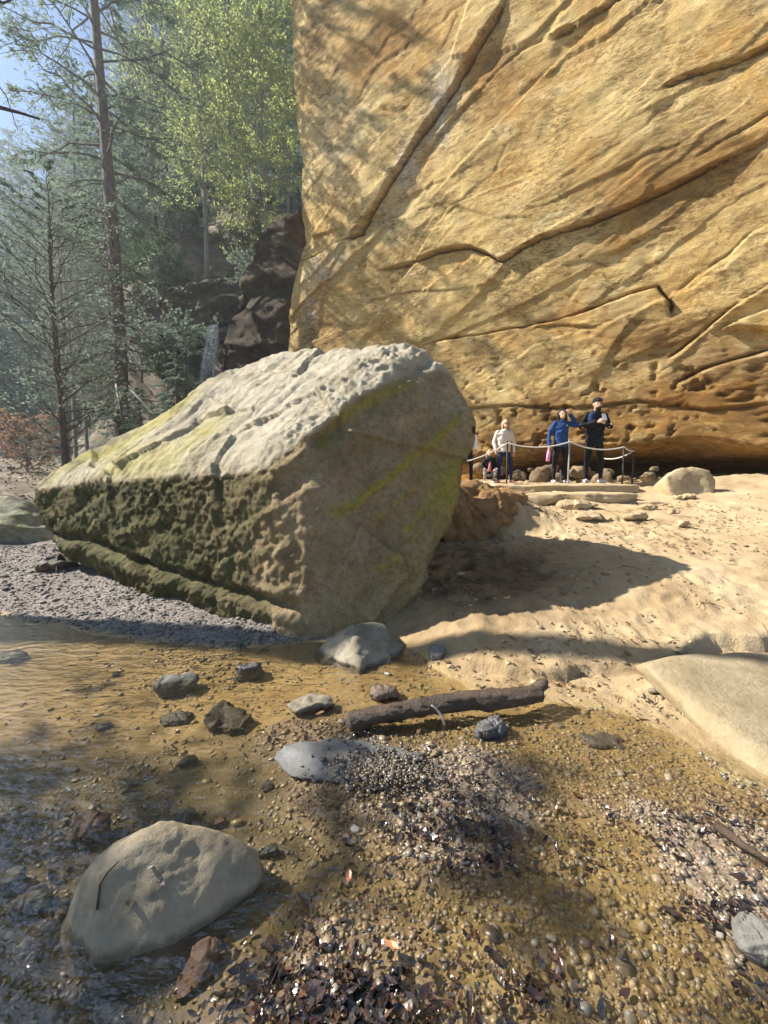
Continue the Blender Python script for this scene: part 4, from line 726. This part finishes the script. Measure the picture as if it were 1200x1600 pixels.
def quads(C, Dv, Wv):
    n_ = len(C); V = np.stack([C - Dv, C + Wv - Dv * .1, C + Dv, C - Wv - Dv * .1], 1).reshape(-1, 3); return V, np.arange(n_ * 4).reshape(-1, 4)
def make_tree(seed, H, r0, c0, spread, nb, ntw=9, nsp=9, size=.10, kind='hemlock', lean=(0, 0), droop=.25, dead=0, twigs=True, leafy=1.0, flat=.35):
    r = np.random.default_rng(seed); tr = MB(); t = np.linspace(0, 1, 14)
    ctr = np.stack([lean[0] * t + .12 * np.sin(t * 5 + seed) * t * H / 12, lean[1] * t + .10 * np.sin(t * 4 + seed * 2) * t * H / 12, t * H - .4], 1)
    rad = r0 * (1 - t) ** .75 + .012; rad[0] *= 1.35; tr.tube(ctr, rad, 9)
    P = lambda q: np.array([np.interp(q, t, ctr[:, k]) for k in range(3)])
    C, Dv = [], []
    def limb(q, L, az, up, rr, foliage):
        p0 = P(q); k = np.linspace(0, 1, 6); h = np.array([math.cos(az), math.sin(az), 0])
        w = np.stack([r.normal(0, .04, 6), r.normal(0, .04, 6), r.normal(0, .05, 6)], 1) * L * k[:, None]
        pts = p0 + h * L * k[:, None] + np.array([0, 0, 1]) * (up * L * k - droop * L * k ** 2 * (1.3 if kind == 'hemlock' else .2))[:, None] + w
        tr.tube(pts, rr * (1 - k * .85) + .003, 4, cap=False)
        side = np.array([-h[1], h[0], 0])
        for j in range(ntw if foliage else ntw // 2):
            kk = r.uniform(.2, 1.0); b = np.array([np.interp(kk, k, pts[:, c]) for c in range(3)]); s_ = r.choice([-1, 1])
            dirv = nrmz(h * r.uniform(.4, 1) + side * s_ * r.uniform(.3, 1) + np.array([0, 0, r.normal(-.1 if kind == 'hemlock' else .35, .3)])); l = L * r.uniform(.15, .42) * (1.25 - kk * .6)
            if twigs: tr.tube(np.stack([b, b + dirv * l * .5, b + dirv * l + np.array([0, 0, -.12 * l])]), np.array([.006, .004, .002]) * (1 + H / 25), 3, cap=False)
            if foliage:
                m_ = max(2, int(nsp * leafy * r.uniform(.6, 1.3))); q2 = r.uniform(.05, 1.05, m_)[:, None]
                C.append(b + dirv * l * q2 + r.normal(0, 1, (m_, 3)) * np.array([.12, .12, .06]) * l * 1.2); Dv.append(nrmz(dirv + r.normal(0, .55, (m_, 3)) * np.array([1, 1, .7])))
    for i in range(dead):
        q = r.uniform(.12, c0); limb(q, spread * r.uniform(.25, .6), r.uniform(0, 6.28), r.uniform(-.15, .35), r0 * .13, False)
    for i in range(nb):
        q = c0 + (1 - c0) * ((i + r.random()) / nb) * .985; f = (q - c0) / (1 - c0)
        prof = (1 - f) ** .7 * (.55 + .45 * min(1, f * 5)) if kind != 'broad' else math.sin(math.pi * min(1, .15 + f * .85)) ** .6
        limb(q, spread * (prof * r.uniform(.6, 1.15) + .04), i * 2.4 + r.normal(0, .4), r.uniform(.0, .3) if kind == 'hemlock' else r.uniform(.35, .9), r0 * .16 * (1 - f) + .008, True)
    C, Dv = np.vstack(C), np.vstack(Dv); W_ = nrmz(np.cross(Dv, r.normal(0, 1, Dv.shape) * np.array([flat, flat, 1]))); sz = size * r.uniform(.6, 1.4, (len(C), 1))
    V, F = quads(C, Dv * sz, W_ * sz * (.34 if kind != 'broad' else .6))
    return tr.mesh('trunk'), np_mesh('crown', V, F, False)
def put_tree(name, meshes, x, y, rz=0, sc=1.0, bark=None, leaf=None, label='', cat='tree', group=None, z=None, crown='crown'):
    e = add(name, None, loc=(x, y, (gz(x, y) if z is None else z) - .05), rot=(0, 0, rz), label=label, cat=cat, group=group); e.scale = (sc, sc, sc); e.empty_display_size = .2
    for nm, me, m in (('trunk', meshes[0], bark), (crown, meshes[1], leaf)):
        o = bpy.data.objects.new(nm, me); COL.objects.link(o); o.parent = e
        if not me.materials: me.materials.append(m)
        o.material_slots[0].link = 'OBJECT'; o.material_slots[0].material = m
    return e
T_pine = make_tree(1, 19, .19, .46, 3.2, 74, 13, 17, .06, dead=46, droop=.22)
p = at(190, 650, 16.5); put_tree('pine_tree', T_pine, p[0], 16.5, .4, 1.36, M_bark, M_hem, 'tall straight pine with dead lower limbs rising behind the huge boulder', z=.9)
T_slim = make_tree(2, 7.4, .085, .22, 2.2, 60, 12, 16, .032, kind='broad', droop=.1, dead=8, leafy=1)
p = at(100, 700, 10.4); put_tree('slender_tree', T_slim, p[0], 10.4, 1.1, 1, M_bark, M_hem2, 'slender dark-trunked tree with fine fanned branches near the picture edge', z=1.0)
PH = [make_tree(10 + k, 15 + k, .15, .12 + .06 * k, 3.4, 70, 11, 15, .085) for k in range(3)]
PB = [make_tree(20 + k, 13, .10, .16, 3.6, 60, 13, 24, .046, kind='broad', droop=.05) for k in range(2)]
PT = make_tree(30, 15, .11, .30, 2.8, 74, 16, 4, .05, kind='broad', droop=.05, leafy=.7)
PS = make_tree(40, 2.6, .04, .05, 1.15, 52, 9, 14, .04)
PU = make_tree(41, 2.2, .035, .06, 1.5, 46, 10, 14, .045, kind='broad')
T_snag = make_tree(33, 15, .30, .93, .5, 5, 3, 3, .05, dead=9)
def place(px, Y): return (px - CX) / FOC * Y * 1.0
# named trees one can pick out
for k, (px, Y, sc) in enumerate([(262, 22.6, 1.0), (279, 22.9, 1.1)]):
    put_tree('hillside_tree', PT, place(px, Y), Y, k, sc, M_bark, M_hem2, ['thinner dark trunk of the pair standing on top of the rock bluff', 'thicker dark trunk of the pair standing on top of the rock bluff'][k])
for k, (px, Y, sc, lb) in enumerate([(335, 21.5, 1.0, 'yellow-green leafed tree high on the slope above the waterfall'), (425, 21.0, 1.0, 'bright yellow-green tree leaning out by the cliff edge'), (375, 23, 1.1, 'pale yellow-green tree behind the bright one at the cliff edge'), (410, 26, 1.4, 'tall yellow-green tree rising highest next to the cliff')]):
    put_tree('broadleaf_tree', PB[k % 2], place(px, Y), Y, k * 1.7, sc, M_bark2, M_yel, lb, z=float(ground_z(place(px, Y), Y)[0]) if Y > 18 else None)
for k, (px, Y, sc, lb) in enumerate([(283, 12.2, 1.05, 'feathery pale green hemlock sapling beside the waterfall'), (330, 15.6, .9, 'small hemlock sapling tucked against the rock buttress'), (225, 14.5, .9, 'young hemlock behind the tall pine trunk')]):
    x = place(px, Y); put_tree('hemlock_sapling', PS, x, Y, k, sc, M_bark, M_hem2, lb, z=[2.6, 3.2, 2.4][k])
put_tree('beech_shrub', PU, place(45, 17), 17, 0, 1.0, M_bark2, M_orange, 'orange-brown beech shrub holding dry leaves near the far path', 'shrub', z=gz(place(45, 17), 17) + .3)
for k, (px, Y) in enumerate([(112, 14.2), (122, 15.5), (140, 16.8)]):
    put_tree('slender_tree', PT, place(px, Y), Y, k * 2, .6, M_bark2, M_hem2, ['pale grey sapling trunk next to the slender dark-trunked tree', 'grey sapling trunk in the middle of three behind the gravel bank', 'grey sapling trunk nearest the tall pine'][k])
# hillside wood, individual trees
r_ = np.random.default_rng(12); cnt = 0
for row, (Y, step) in enumerate([(22.0, 75), (25, 62), (28, 52), (33, 44), (39, 38), (46, 34), (55, 30)]):
    for px in np.arange(-130, 455, step):
        pxx = px + r_.uniform(-20, 20); yy = Y + r_.uniform(-1.8, 1.8); x = place(pxx, yy)
        if row < 2 and (pxx < 120 or 240 < pxx < 300): continue
        if row == 2 and pxx < 60: continue
        if row < 2 and pxx > 300: continue
        hem = r_.random() < (.62 if pxx < 280 else .25); ms = PH[r_.integers(3)] if hem else (PT if r_.random() < (.6 if pxx < 280 else .2) else PB[int(r_.integers(2))]); lf = M_lime if pxx > 270 and not hem else (M_hem if hem and r_.random() < .6 else M_hem2)
        what = 'hemlock' if hem else ('twiggy grey-barked tree' if ms is PT else 'leafing broad-crowned tree'); tone = {id(M_hem): 'dark green', id(M_hem2): 'pale grey-green', id(M_lime): 'fresh light green'}[id(lf)]
        put_tree('hemlock_tree' if hem else 'broadleaf_tree', ms, x, yy, r_.uniform(0, 6.28), r_.uniform(.9, 1.3) * (1 + .05 * row), M_bark if hem else M_bark2, lf,
                 f'{tone} {what} in the hazy wood on the hillside', group=f'{tone} {what}s on the hillside'); cnt += 1
for k in range(46):
    pxx = r_.uniform(-60, 420); yy = r_.uniform(15.0, 29); x = place(pxx, yy)
    if pxx < 60 and yy < 28: yy = r_.uniform(29, 33); x = place(pxx, yy)
    put_tree('evergreen_shrub', PU if k % 3 else PS, x, yy, r_.uniform(0, 6.28), r_.uniform(.7, 1.4), M_bark2, M_shrub if k % 2 else M_hem2, f'{"spreading" if k % 3 else "conical"} {"dark" if k % 2 else "pale"} evergreen shrub on the rocky slope below the wood', 'shrub', f'{"spreading" if k % 3 else "conical"} {"dark" if k % 2 else "pale"} slope shrubs', z=gz(x, yy) + (2.5 if -14 < x < -4 and 17.5 < yy < 21 else 0))
# trees standing on the bank beyond the picture's edge: their shade falls over the stream
for k, (x, y, sc, ms, lf) in enumerate([(-9.3, 5.36, 1.0, T_snag, M_hem), (-9.8, 2.55, .85, PH[0], M_hem), (-9.6, .4, .9, PH[1], M_hem), (-11.5, -3.2, 1.0, PH[2], M_hem), (-16.0, 10.5, 1.0, PT, M_hem2)]):
    put_tree('bank_tree', ms, x, y, k * 1.3, sc, M_bark, lf, ['bare dead snag on the near bank whose trunk shadow crosses the gravel', 'hemlock on the near bank shading the large rounded stone', 'hemlock on the near bank shading the leaf litter', 'hemlock farthest along the near bank', 'thin tree on the near bank behind the bare snag'][k])

# ---------------------------------------------------------------- dead wood, roots, twigs
M_log = rockmat('wet_log', [(.028, .018, .011), (.07, .045, .028), (.13, .09, .06)], 9, bump=1.0, bdist=.015, rough=.5, spec=.4)
M_twig = plain('bleached_twig', (.50, .46, .40), .8); M_dtwig = plain('dark_twig', (.07, .05, .04), .6)
a, b = atz(545, 1128, .06), atz(842, 1080, .10); t = np.linspace(0, 1, 170); pts = a[None] * (1 - t[:, None]) + b[None] * t[:, None]; pts[:, 2] += .012 * np.sin(t * 4); pts[:, 1] += .02 * np.sin(t * 5)
V, F = tube(pts,   .050 + .012 * t + .010 * np.exp(-((t - .35) / .03) ** 2) + .01 * np.exp(-((t - .7) / .04) ** 2), 40); F = np.array(F); d = fbm(V * np.array([4, 26, 26]), 4, 500, .6) * .014 + fbm(V * 5, 2, 501) * .012; c0 = pts[np.clip((np.arange(len(V)) // 40), 0, 169)]; V = V + nrmz(V - c0) * d[:, None]
lg = add('log', None, loc=a, label='dark waterlogged log lying across the shallows by the gravel bar', cat='log'); add('bark', np_mesh('bark', V - a, tris_quads(F)), M_log, lg)
kn = MB(); e_ = b - a
kn.tube([e_ * .985 + [0, 0, .02], e_ * 1.01 + [.02, -.01, .055], e_ * 1.03 + [.01, 0, .07]], [.045, .035, .02], 8); add('broken_end', kn.mesh('broken_end'), M_log, lg)
def twig(pts, r0, m, label, name='twig', cat='twig'):
    pts = np.array(pts); o = pts[0].copy(); mb = MB(); mb.tube(pts - o, np.linspace(r0, r0 * .4, len(pts)), 6); return add(name, mb.mesh(name), m, loc=o, label=label, cat=cat)
twig([atz(694, 1132, .0), atz(690, 1118, .06), atz(682, 1108, .10), atz(674, 1102, .13)], .010, M_twig, 'short bleached twig sticking up in front of the log')
twig([atz(568, 1140, -.01), atz(567, 1125, .05), atz(566, 1110, .11)], .008, M_twig, 'stubby upright twig at the near end of the log')
twig([snap(np.array([v.co[:] for v in BIG.data.vertices]) + np.array(BIG.location), *q_) + np.array([-.004, -.004, .004]) for q_ in ((128, 1432), (134, 1400), (146, 1372), (166, 1340))], .005, M_dtwig, 'thin dark twig leaning on the side of the large rounded stone')
twig([atz(1120, 1290, .03), atz(1160, 1320, .04), atz(1200, 1345, .05)], .022, M_log, 'dark stick of driftwood in the wet leaves by the water', 'driftwood', 'driftwood')
twig([at(205, 610, 9.5), at(222, 628, 9.2), at(240, 648, 9.0)], .022, M_twig, 'pale broken branch leaning behind the boulder top', 'branch', 'branch')
twig([at(182, 600, 11.5), at(188, 640, 11.3), at(196, 668, 11.0)], .035, M_brown, 'split reddish stub at the foot of the tall pine', 'branch', 'branch')
twig([at(-60, 150, 4.2), at(0, 168, 4.2), at(30, 176, 4.25), at(62, 186, 4.3)], .02, M_dtwig, 'bare dark branch tip reaching in below the sky', 'branch', 'branch')
twig([at(-40, -20, 4.2), at(5, 5, 4.2), at(28, -5, 4.25)], .014, M_dtwig, 'short dark branch tip at the top picture corner', 'branch', 'branch')
twig([at(-20, 110, 4.5), at(10, 150, 4.5), at(28, 205, 4.6)], .007, M_dtwig, 'thin curved twig hanging against the bright sky', 'branch', 'branch')
st = add('stump', None, loc=hit(92, 888), label='dark upturned root stump on the gravel under the mossy boulder end', cat='stump')
me, og = rock_mesh('root_plate', gen_pts(.50, .36, .26, 700, .2) + np.array([0, 0, .05]), .018, 2, .05, freq=6, seed=12, org=(0, 0, 0)); add('root_plate', me, M_log, st)
r_ = np.random.default_rng(8)
for k in range(9):
    a_ = r_.uniform(0, 6.28); mb = MB(); q = np.linspace(0, 1, 6); L = r_.uniform(.28, .5)
    mb.tube(np.stack([np.cos(a_) * L * q, np.sin(a_) * L * q * .7, .12 + .07 * np.sin(q * 3 + k) - .18 * q ** 2], 1), .028 * (1 - q * .8), 6); add('root', mb.mesh('root'), M_log, st)
r_ = np.random.default_rng(18)
for k in range(12):
    x0, y0 = r_.uniform(-6.2, -4.2), r_.uniform(8.6, 11); z0 = gz(x0, y0) + .3; L = r_.uniform(.8, 2.2); a_ = r_.uniform(0, 6.28)
    twig([(x0, y0, z0), (x0 + .5 * L * math.cos(a_), y0 + .5 * L * math.sin(a_), z0 + .5 * L), (x0 + L * math.cos(a_), y0 + L * math.sin(a_), z0 + L * .8)], .025, M_twig, 'bleached dead branch in the tangle behind the boulder', 'branch', 'branch')['group'] = 'dead branches behind the boulder'

# ---------------------------------------------------------------- gravel, pebbles, leaves
def ico(sub):
    bm = bmesh.new(); bmesh.ops.create_icosphere(bm, subdivisions=sub, radius=1.0); V = np.array([v.co[:] for v in bm.verts]); F = np.array([[v.index for v in f.verts] for f in bm.faces]); bm.free(); return V, F
PAL = np.array([(.22, .18, .12), (.33, .26, .16), (.42, .34, .21), (.16, .14, .12), (.10, .09, .085), (.30, .27, .23), (.25, .16, .10), (.46, .42, .35), (.36, .27, .13), (.17, .11, .08)])
def pebble_mat(name, rough, spec):
    n = NT(name); c = n.mix(n.math('MULTIPLY', n.noise(70, 4), .5), n.attr('tint', 'Color'), (.12, .10, .075)); return n.fin(c, rough, n.bump(n.noise(90, 4), .5, .004), spec)
M_wetp = pebble_mat('wet_pebbles', .30, .5); M_dryp = pebble_mat('dry_gravel', .8, .25)
def scatter(name, X, Y, size, m, label, tint, cat, flat=(.35, .75), seed=0, lift=.15, zf=None):
    r = np.random.default_rng(seed); n_ = len(X); V0, F0 = ico(1); nv = len(V0)
    Z = ground_z(X, Y) if zf is None else zf; sx = size * r.uniform(.8, 1.5, n_); sy = size * r.uniform(.6, 1.1, n_); sz = size * r.uniform(*flat, n_)
    V = np.repeat(V0[None], n_, 0) * r.uniform(.84, 1.08, (n_, nv, 1)); V = np.clip(V, -r.uniform(.72, 1, (n_, 1, 3)), r.uniform(.72, 1, (n_, 1, 3)))
    V = V * np.stack([sx, sy, sz], 1)[:, None]; a = r.uniform(0, 6.28, n_); t = r.normal(0, .2, n_)
    ca, sa = np.cos(a)[:, None], np.sin(a)[:, None]; ct, st_ = np.cos(t)[:, None], np.sin(t)[:, None]
    x, y, z = V[..., 0], V[..., 1], V[..., 2]; y, z = y * ct - z * st_, y * st_ + z * ct; x, y = x * ca - y * sa, x * sa + y * ca
    V = np.stack([x + X[:, None], y + Y[:, None], z + (Z + sz * lift)[:, None]], -1).reshape(-1, 3)
    F = (F0[None] + (np.arange(n_) * nv)[:, None, None]).reshape(-1, 3); me = np_mesh(name, V, F, True); cattr(me, 'tint', np.repeat(tint, nv, 0))
    return add(name, me, m, label=label, cat=cat, kind='stuff')
def tints(r, n_, w=None, v=.25): return np.clip(PAL[r.choice(len(PAL), n_, p=w)] * r.uniform(1 - v, 1 + v, (n_, 1)), 0, 1)
r = np.random.default_rng(100)
def cands(n_, x0, x1, y0, y1): return r.uniform(x0, x1, n_), y0 + (y1 - y0) * r.random(n_) ** 1.3
X, Y = cands(110000, -2.6, 2.9, .75, 3.9); sd, bar, rt, _ = masks(X, Y)
pr = np.where(sd > 0, 0, .08 + .75 * sstep(-.6, .3, X) * sstep(3.0, 2.2, Y) + .6 * sstep(.008, .02, bar) + .35 * (n2(X, Y, 2.2, 3, 200) > .12)); keep = r.random(len(X)) < np.clip(pr, 0, 1) * .62; X, Y, bar = X[keep], Y[keep], bar[keep]
sz_ = np.exp(r.normal(math.log(.0078), .45, len(X))).clip(.0035, .03)
tt = .82 * tints(r, len(X), [.20, .20, .11, .09, .04, .05, .11, .02, .14, .04]) ; m_ = bar > .012; tt[m_] = tt[m_] * .7 + np.array([.24, .165, .115]) * .30
scatter('gravel', X, Y, sz_, M_wetp, 'wet brown and ochre gravel over the stream bed', tt, 'gravel', seed=1)
q_ = np.array([atz(600 + r.normal(0, 42), 1196 + r.normal(0, 16), .06) for _ in range(900)]); dome = .064 - .03 * (np.abs(q_[:, 0] - atz(540, 1190, .06)[0]) / .45) ** 2
scatter('gravel', q_[:, 0], q_[:, 1], np.exp(r.normal(math.log(.0075), .4, 900)).clip(.004, .02), M_wetp, 'brown gravel heaped over one end of the smooth grey slab', tints(r, 900) * .38, 'gravel', seed=8, zf=np.maximum(dome, ground_z(q_[:, 0], q_[:, 1])))
X, Y = cands(24000, -6.6, -.2, 3.7, 7.2); sd, bar, rt, _ = masks(X, Y); k = (sd > 0.01) & (rt < .6); X, Y = X[k], Y[k]
g = np.array([.215, .19, .17]) * r.uniform(.35, 1.25, (len(X), 1)); scatter('gravel', X, Y, np.exp(r.normal(math.log(.0098), .5, len(X))).clip(.005, .045), M_dryp, 'pale grey dry gravel of the bank below the huge boulder', g, 'gravel', seed=2)
X, Y = cands(4500, .2, 6.5, 2.6, 8.2); sd, bar, rt, _ = masks(X, Y); k = (sd > 0.0) & (n2(X, Y, 1.3, 3, 77) > -.05); X, Y = X[k], Y[k]
g = np.array([.44, .34, .20]) * r.uniform(.5, 1.2, (len(X), 1)); scatter('sand_crumbs', X, Y, np.exp(r.normal(math.log(.012), .5, len(X))).clip(.005, .05), M_dryp, 'crumbs of tan rock strewn over the sand slope', g, 'rubble', seed=3)
# pebbles that can be picked out one by one
PM = []
for k in range(12):
    V, F = ico(2); q = np.random.default_rng(900 + k); V = V * (1 + .22 * fbm(V * 1.6 + k * 9, 3, k)[:, None]); V = np.clip(V, -q.uniform(.6, .95, 3), q.uniform(.6, .95, 3)) * q.uniform([.9, .6, .35], [1.3, 1.0, .65]); me = np_mesh('pebble', V, F); cattr(me, 'tint', np.tile(PAL[k % len(PAL)] * .75, (len(V), 1))); me.materials.append(M_wetp); PM.append(me)
X, Y = cands(2600, -1.7, 2.3, .85, 3.2); sd, bar, rt, _ = masks(X, Y); k = (sd < -.02) & (r.random(len(X)) < .25 + .6 * sstep(-.3, .4, X)); X, Y = X[k][:280], Y[k][:280]; Z = ground_z(X, Y)
names = ['ochre-brown', 'tan', 'pale tan', 'dark brown', 'blackish', 'grey', 'rusty brown', 'pale grey', 'ochre', 'chocolate brown']
for i in range(len(X)):
    k = i % 12; s_ = float(np.exp(r.normal(math.log(.0175), .3))); o = add('pebble', PM[k], None, loc=(X[i], Y[i], Z[i] + s_ * .18), rot=(r.normal(0, .25), r.normal(0, .25), r.uniform(0, 6.28)), label=f'{names[k % 10]} pebble among the wet gravel of the shallow stream', cat='pebble', group=f'{names[k % 10]} pebbles in the stream'); o.scale = (s_, s_, s_)
# wet fallen leaves
n = NT('wet_leaves'); LEAF_M = n.fin(n.attr('tint', 'Color'), .22, n.bump(n.noise(60, 3), .4, .006), .6)
n = NT('dry_leaves'); DLEAF_M = n.fin(n.attr('tint', 'Color'), .7, None, .2)
def leaves(name, X, Y, size, m, label, tint, seed, dz=.012, tilt=.5, zf=None):
    r = np.random.default_rng(seed); n_ = len(X); Z = (ground_z(X, Y) if zf is None else zf) + dz * r.random(n_)
    # leaf: six-point outline, folded along the midrib
    o = np.array([[-1, 0, .1], [-.45, .42, .16], [.35, .40, .1], [1, 0, .25], [.35, -.40, .12], [-.45, -.42, .2], [-.1, 0, -.05]]); f = np.array([[0, 6, 1], [1, 6, 2], [2, 6, 3], [3, 6, 4], [4, 6, 5], [5, 6, 0]])
    V = o[None] * (size[:, None, None]) * r.uniform(.6, 1.2, (n_, 1, 3)); V[..., 2] += r.normal(0, .12, (n_, 7)) * size[:, None]; a = r.uniform(0, 6.28, n_)[:, None]; t = r.normal(0, tilt, n_)[:, None]; u = r.normal(0, tilt, n_)[:, None]
    x, y, z = V[..., 0], V[..., 1], V[..., 2]; y, z = y * np.cos(t) - z * np.sin(t), y * np.sin(t) + z * np.cos(t); x, z = x * np.cos(u) - z * np.sin(u), x * np.sin(u) + z * np.cos(u); x, y = x * np.cos(a) - y * np.sin(a), x * np.sin(a) + y * np.cos(a)
    V = np.stack([x + X[:, None], y + Y[:, None], z + Z[:, None] + .006], -1).reshape(-1, 3); F = (f[None] + (np.arange(n_) * 7)[:, None, None]).reshape(-1, 3); me = np_mesh(name, V, F, False); cattr(me, 'tint', np.repeat(tint, 7, 0)); return add(name, me, m, label=label, cat='leaves', kind='stuff')
LP = np.array([(.022, .014, .014), (.04, .024, .022), (.06, .034, .025), (.03, .026, .028), (.09, .045, .028), (.05, .042, .036)])
X, Y = [], []
for px, py, sx, sy, n_ in [(520, 1560, 110, 50, 620), (690, 1290, 70, 28, 190), (720, 1230, 60, 20, 110), (790, 1340, 60, 18, 70), (1080, 1290, 80, 30, 130), (1120, 1420, 45, 16, 80), (60, 1255, 70, 18, 110), (470, 1440, 50, 40, 70), (620, 1180, 50, 20, 40), (490, 1130, 40, 12, 50), (850, 1540, 60, 40, 90), (300, 1270, 30, 12, 30), (120, 1390, 20, 20, 30), (1020, 1110, 30, 14, 24), (720, 1340, 200, 120, 120), (1180, 1540, 40, 30, 30), (330, 1140, 50, 12, 26)]:
    for k in range(n_):
        q = atz(px + r.normal(0, sx), max(1000, py + r.normal(0, sy)), .02); X.append(q[0]); Y.append(q[1])
X, Y = np.array(X), np.array(Y); leaves('wet_leaves', X, Y, np.exp(r.normal(math.log(.016), .35, len(X))), LEAF_M, 'dark glistening wet leaves matted over the gravel', LP[r.choice(6, len(X))] * r.uniform(.7, 1.3, (len(X), 1)), 4, dz=.02, tilt=.28)
X, Y = cands(4200, -.2, 6.5, 3.0, 8.3); sd, bar, rt, _ = masks(X, Y); k = (sd > .02) & (n2(X, Y, 1.0, 3, 78) + .35 * np.exp(-((X - .9) / .8) ** 2 - ((Y - 4.4) / .5) ** 2) > .12); X, Y = X[k], Y[k]
leaves('dry_leaves', X, Y, np.exp(r.normal(math.log(.02), .35, len(X))), DLEAF_M, 'dry brown leaf scraps drifted on the sand', np.array([.22, .14, .07]) * r.uniform(.5, 1.5, (len(X), 1)), 5, dz=.01, tilt=.3)
X, Y = cands(9000, -30, -2.5, 8.5, 34); leaves('leaf_litter', X, Y, np.exp(r.normal(math.log(.06), .4, len(X))), DLEAF_M, 'grey-brown leaf litter over the wooded slope', np.array([.26, .20, .14]) * r.uniform(.5, 1.6, (len(X), 1)), 6, dz=.05, tilt=.5)
tw_ = MB()
for k in range(260):
    x0, y0 = r.uniform(-4, 5.5), r.uniform(1.2, 7.5); a_ = r.uniform(0, 6.28); L = r.uniform(.04, .2); z0 = gz(x0, y0) + .012
    if z0 < -.02: continue
    x1, y1 = x0 + L * math.cos(a_), y0 + L * math.sin(a_); z1 = gz(x1, y1) + .012; tw_.tube([(x0, y0, z0), ((x0 + x1) / 2 + r.normal(0, .012), (y0 + y1) / 2 + r.normal(0, .012), (z0 + z1) / 2 + .012), (x1, y1, z1)], [.0035, .003, .002], 4, cap=False)
add('twigs', tw_.mesh('twigs'), M_dtwig, label='thin broken twigs scattered over sand and gravel', cat='twigs', kind='stuff')
# a few single leaves that stand out on the big stone and in the shallows
for px, py, z, s_, col, lb in [(612, 1478, .03, .030, (.42, .17, .08), 'broad orange-brown leaf lying flat in the shallows'), (545, 1370, .03, .026, (.34, .14, .08), 'rust-red leaf in the shallow gravel'), (232, 1405, .215, .022, (.10, .08, .09), 'dark curled leaf stuck on the large rounded stone'), (215, 1345, .21, .02, (.32, .30, .27), 'pale grey leaf scrap on top of the large rounded stone'), (178, 1430, .12, .03, (.09, .07, .05), 'long brown leaf stuck low on the large rounded stone'), (500, 1115, .10, .03, (.45, .24, .11), 'tan leaf on the gravel by the log end')]:
    q = atz(px, py, z)
    if 'large rounded stone' in lb: q = snap(np.array([v.co[:] for v in BIG.data.vertices]) + np.array(BIG.location), px, py) + np.array([0, 0, .002])
    me = np_mesh('leaf', np.array([[-1, 0, .1], [-.45, .42, .2], [.35, .40, .15], [1, 0, .3], [.35, -.40, .15], [-.45, -.42, .25], [-.1, 0, 0]]) * s_, np.array([[0, 6, 1], [1, 6, 2], [2, 6, 3], [3, 6, 4], [4, 6, 5], [5, 6, 0]]), False); add('fallen_leaf', me, plain('leaf_' + lb[:8], col, .4, spec=.5), loc=q, rot=(.1, .2, px), label=lb, cat='leaf')

# ---------------------------------------------------------------- air between the trees
hz_ = MB(); hz_.box((-10, 30, 20), (190, 150, 46)); hm = hz_.mesh('haze', False); n = NT('haze_air'); n.t.nodes.remove(n.b)
pv = n.n('ShaderNodeVolumePrincipled'); pv.inputs['Color'].default_value = (.74, .87, 1, 1); pv.inputs['Density'].default_value = 0.0018; pv.inputs['Anisotropy'].default_value = 0.6; n.l(pv.outputs[0], n.out.inputs['Volume'])
hm.materials.append(n.m); add('haze', hm, kind='stuff', label='pale sunlit haze hanging in the gorge', cat='haze')
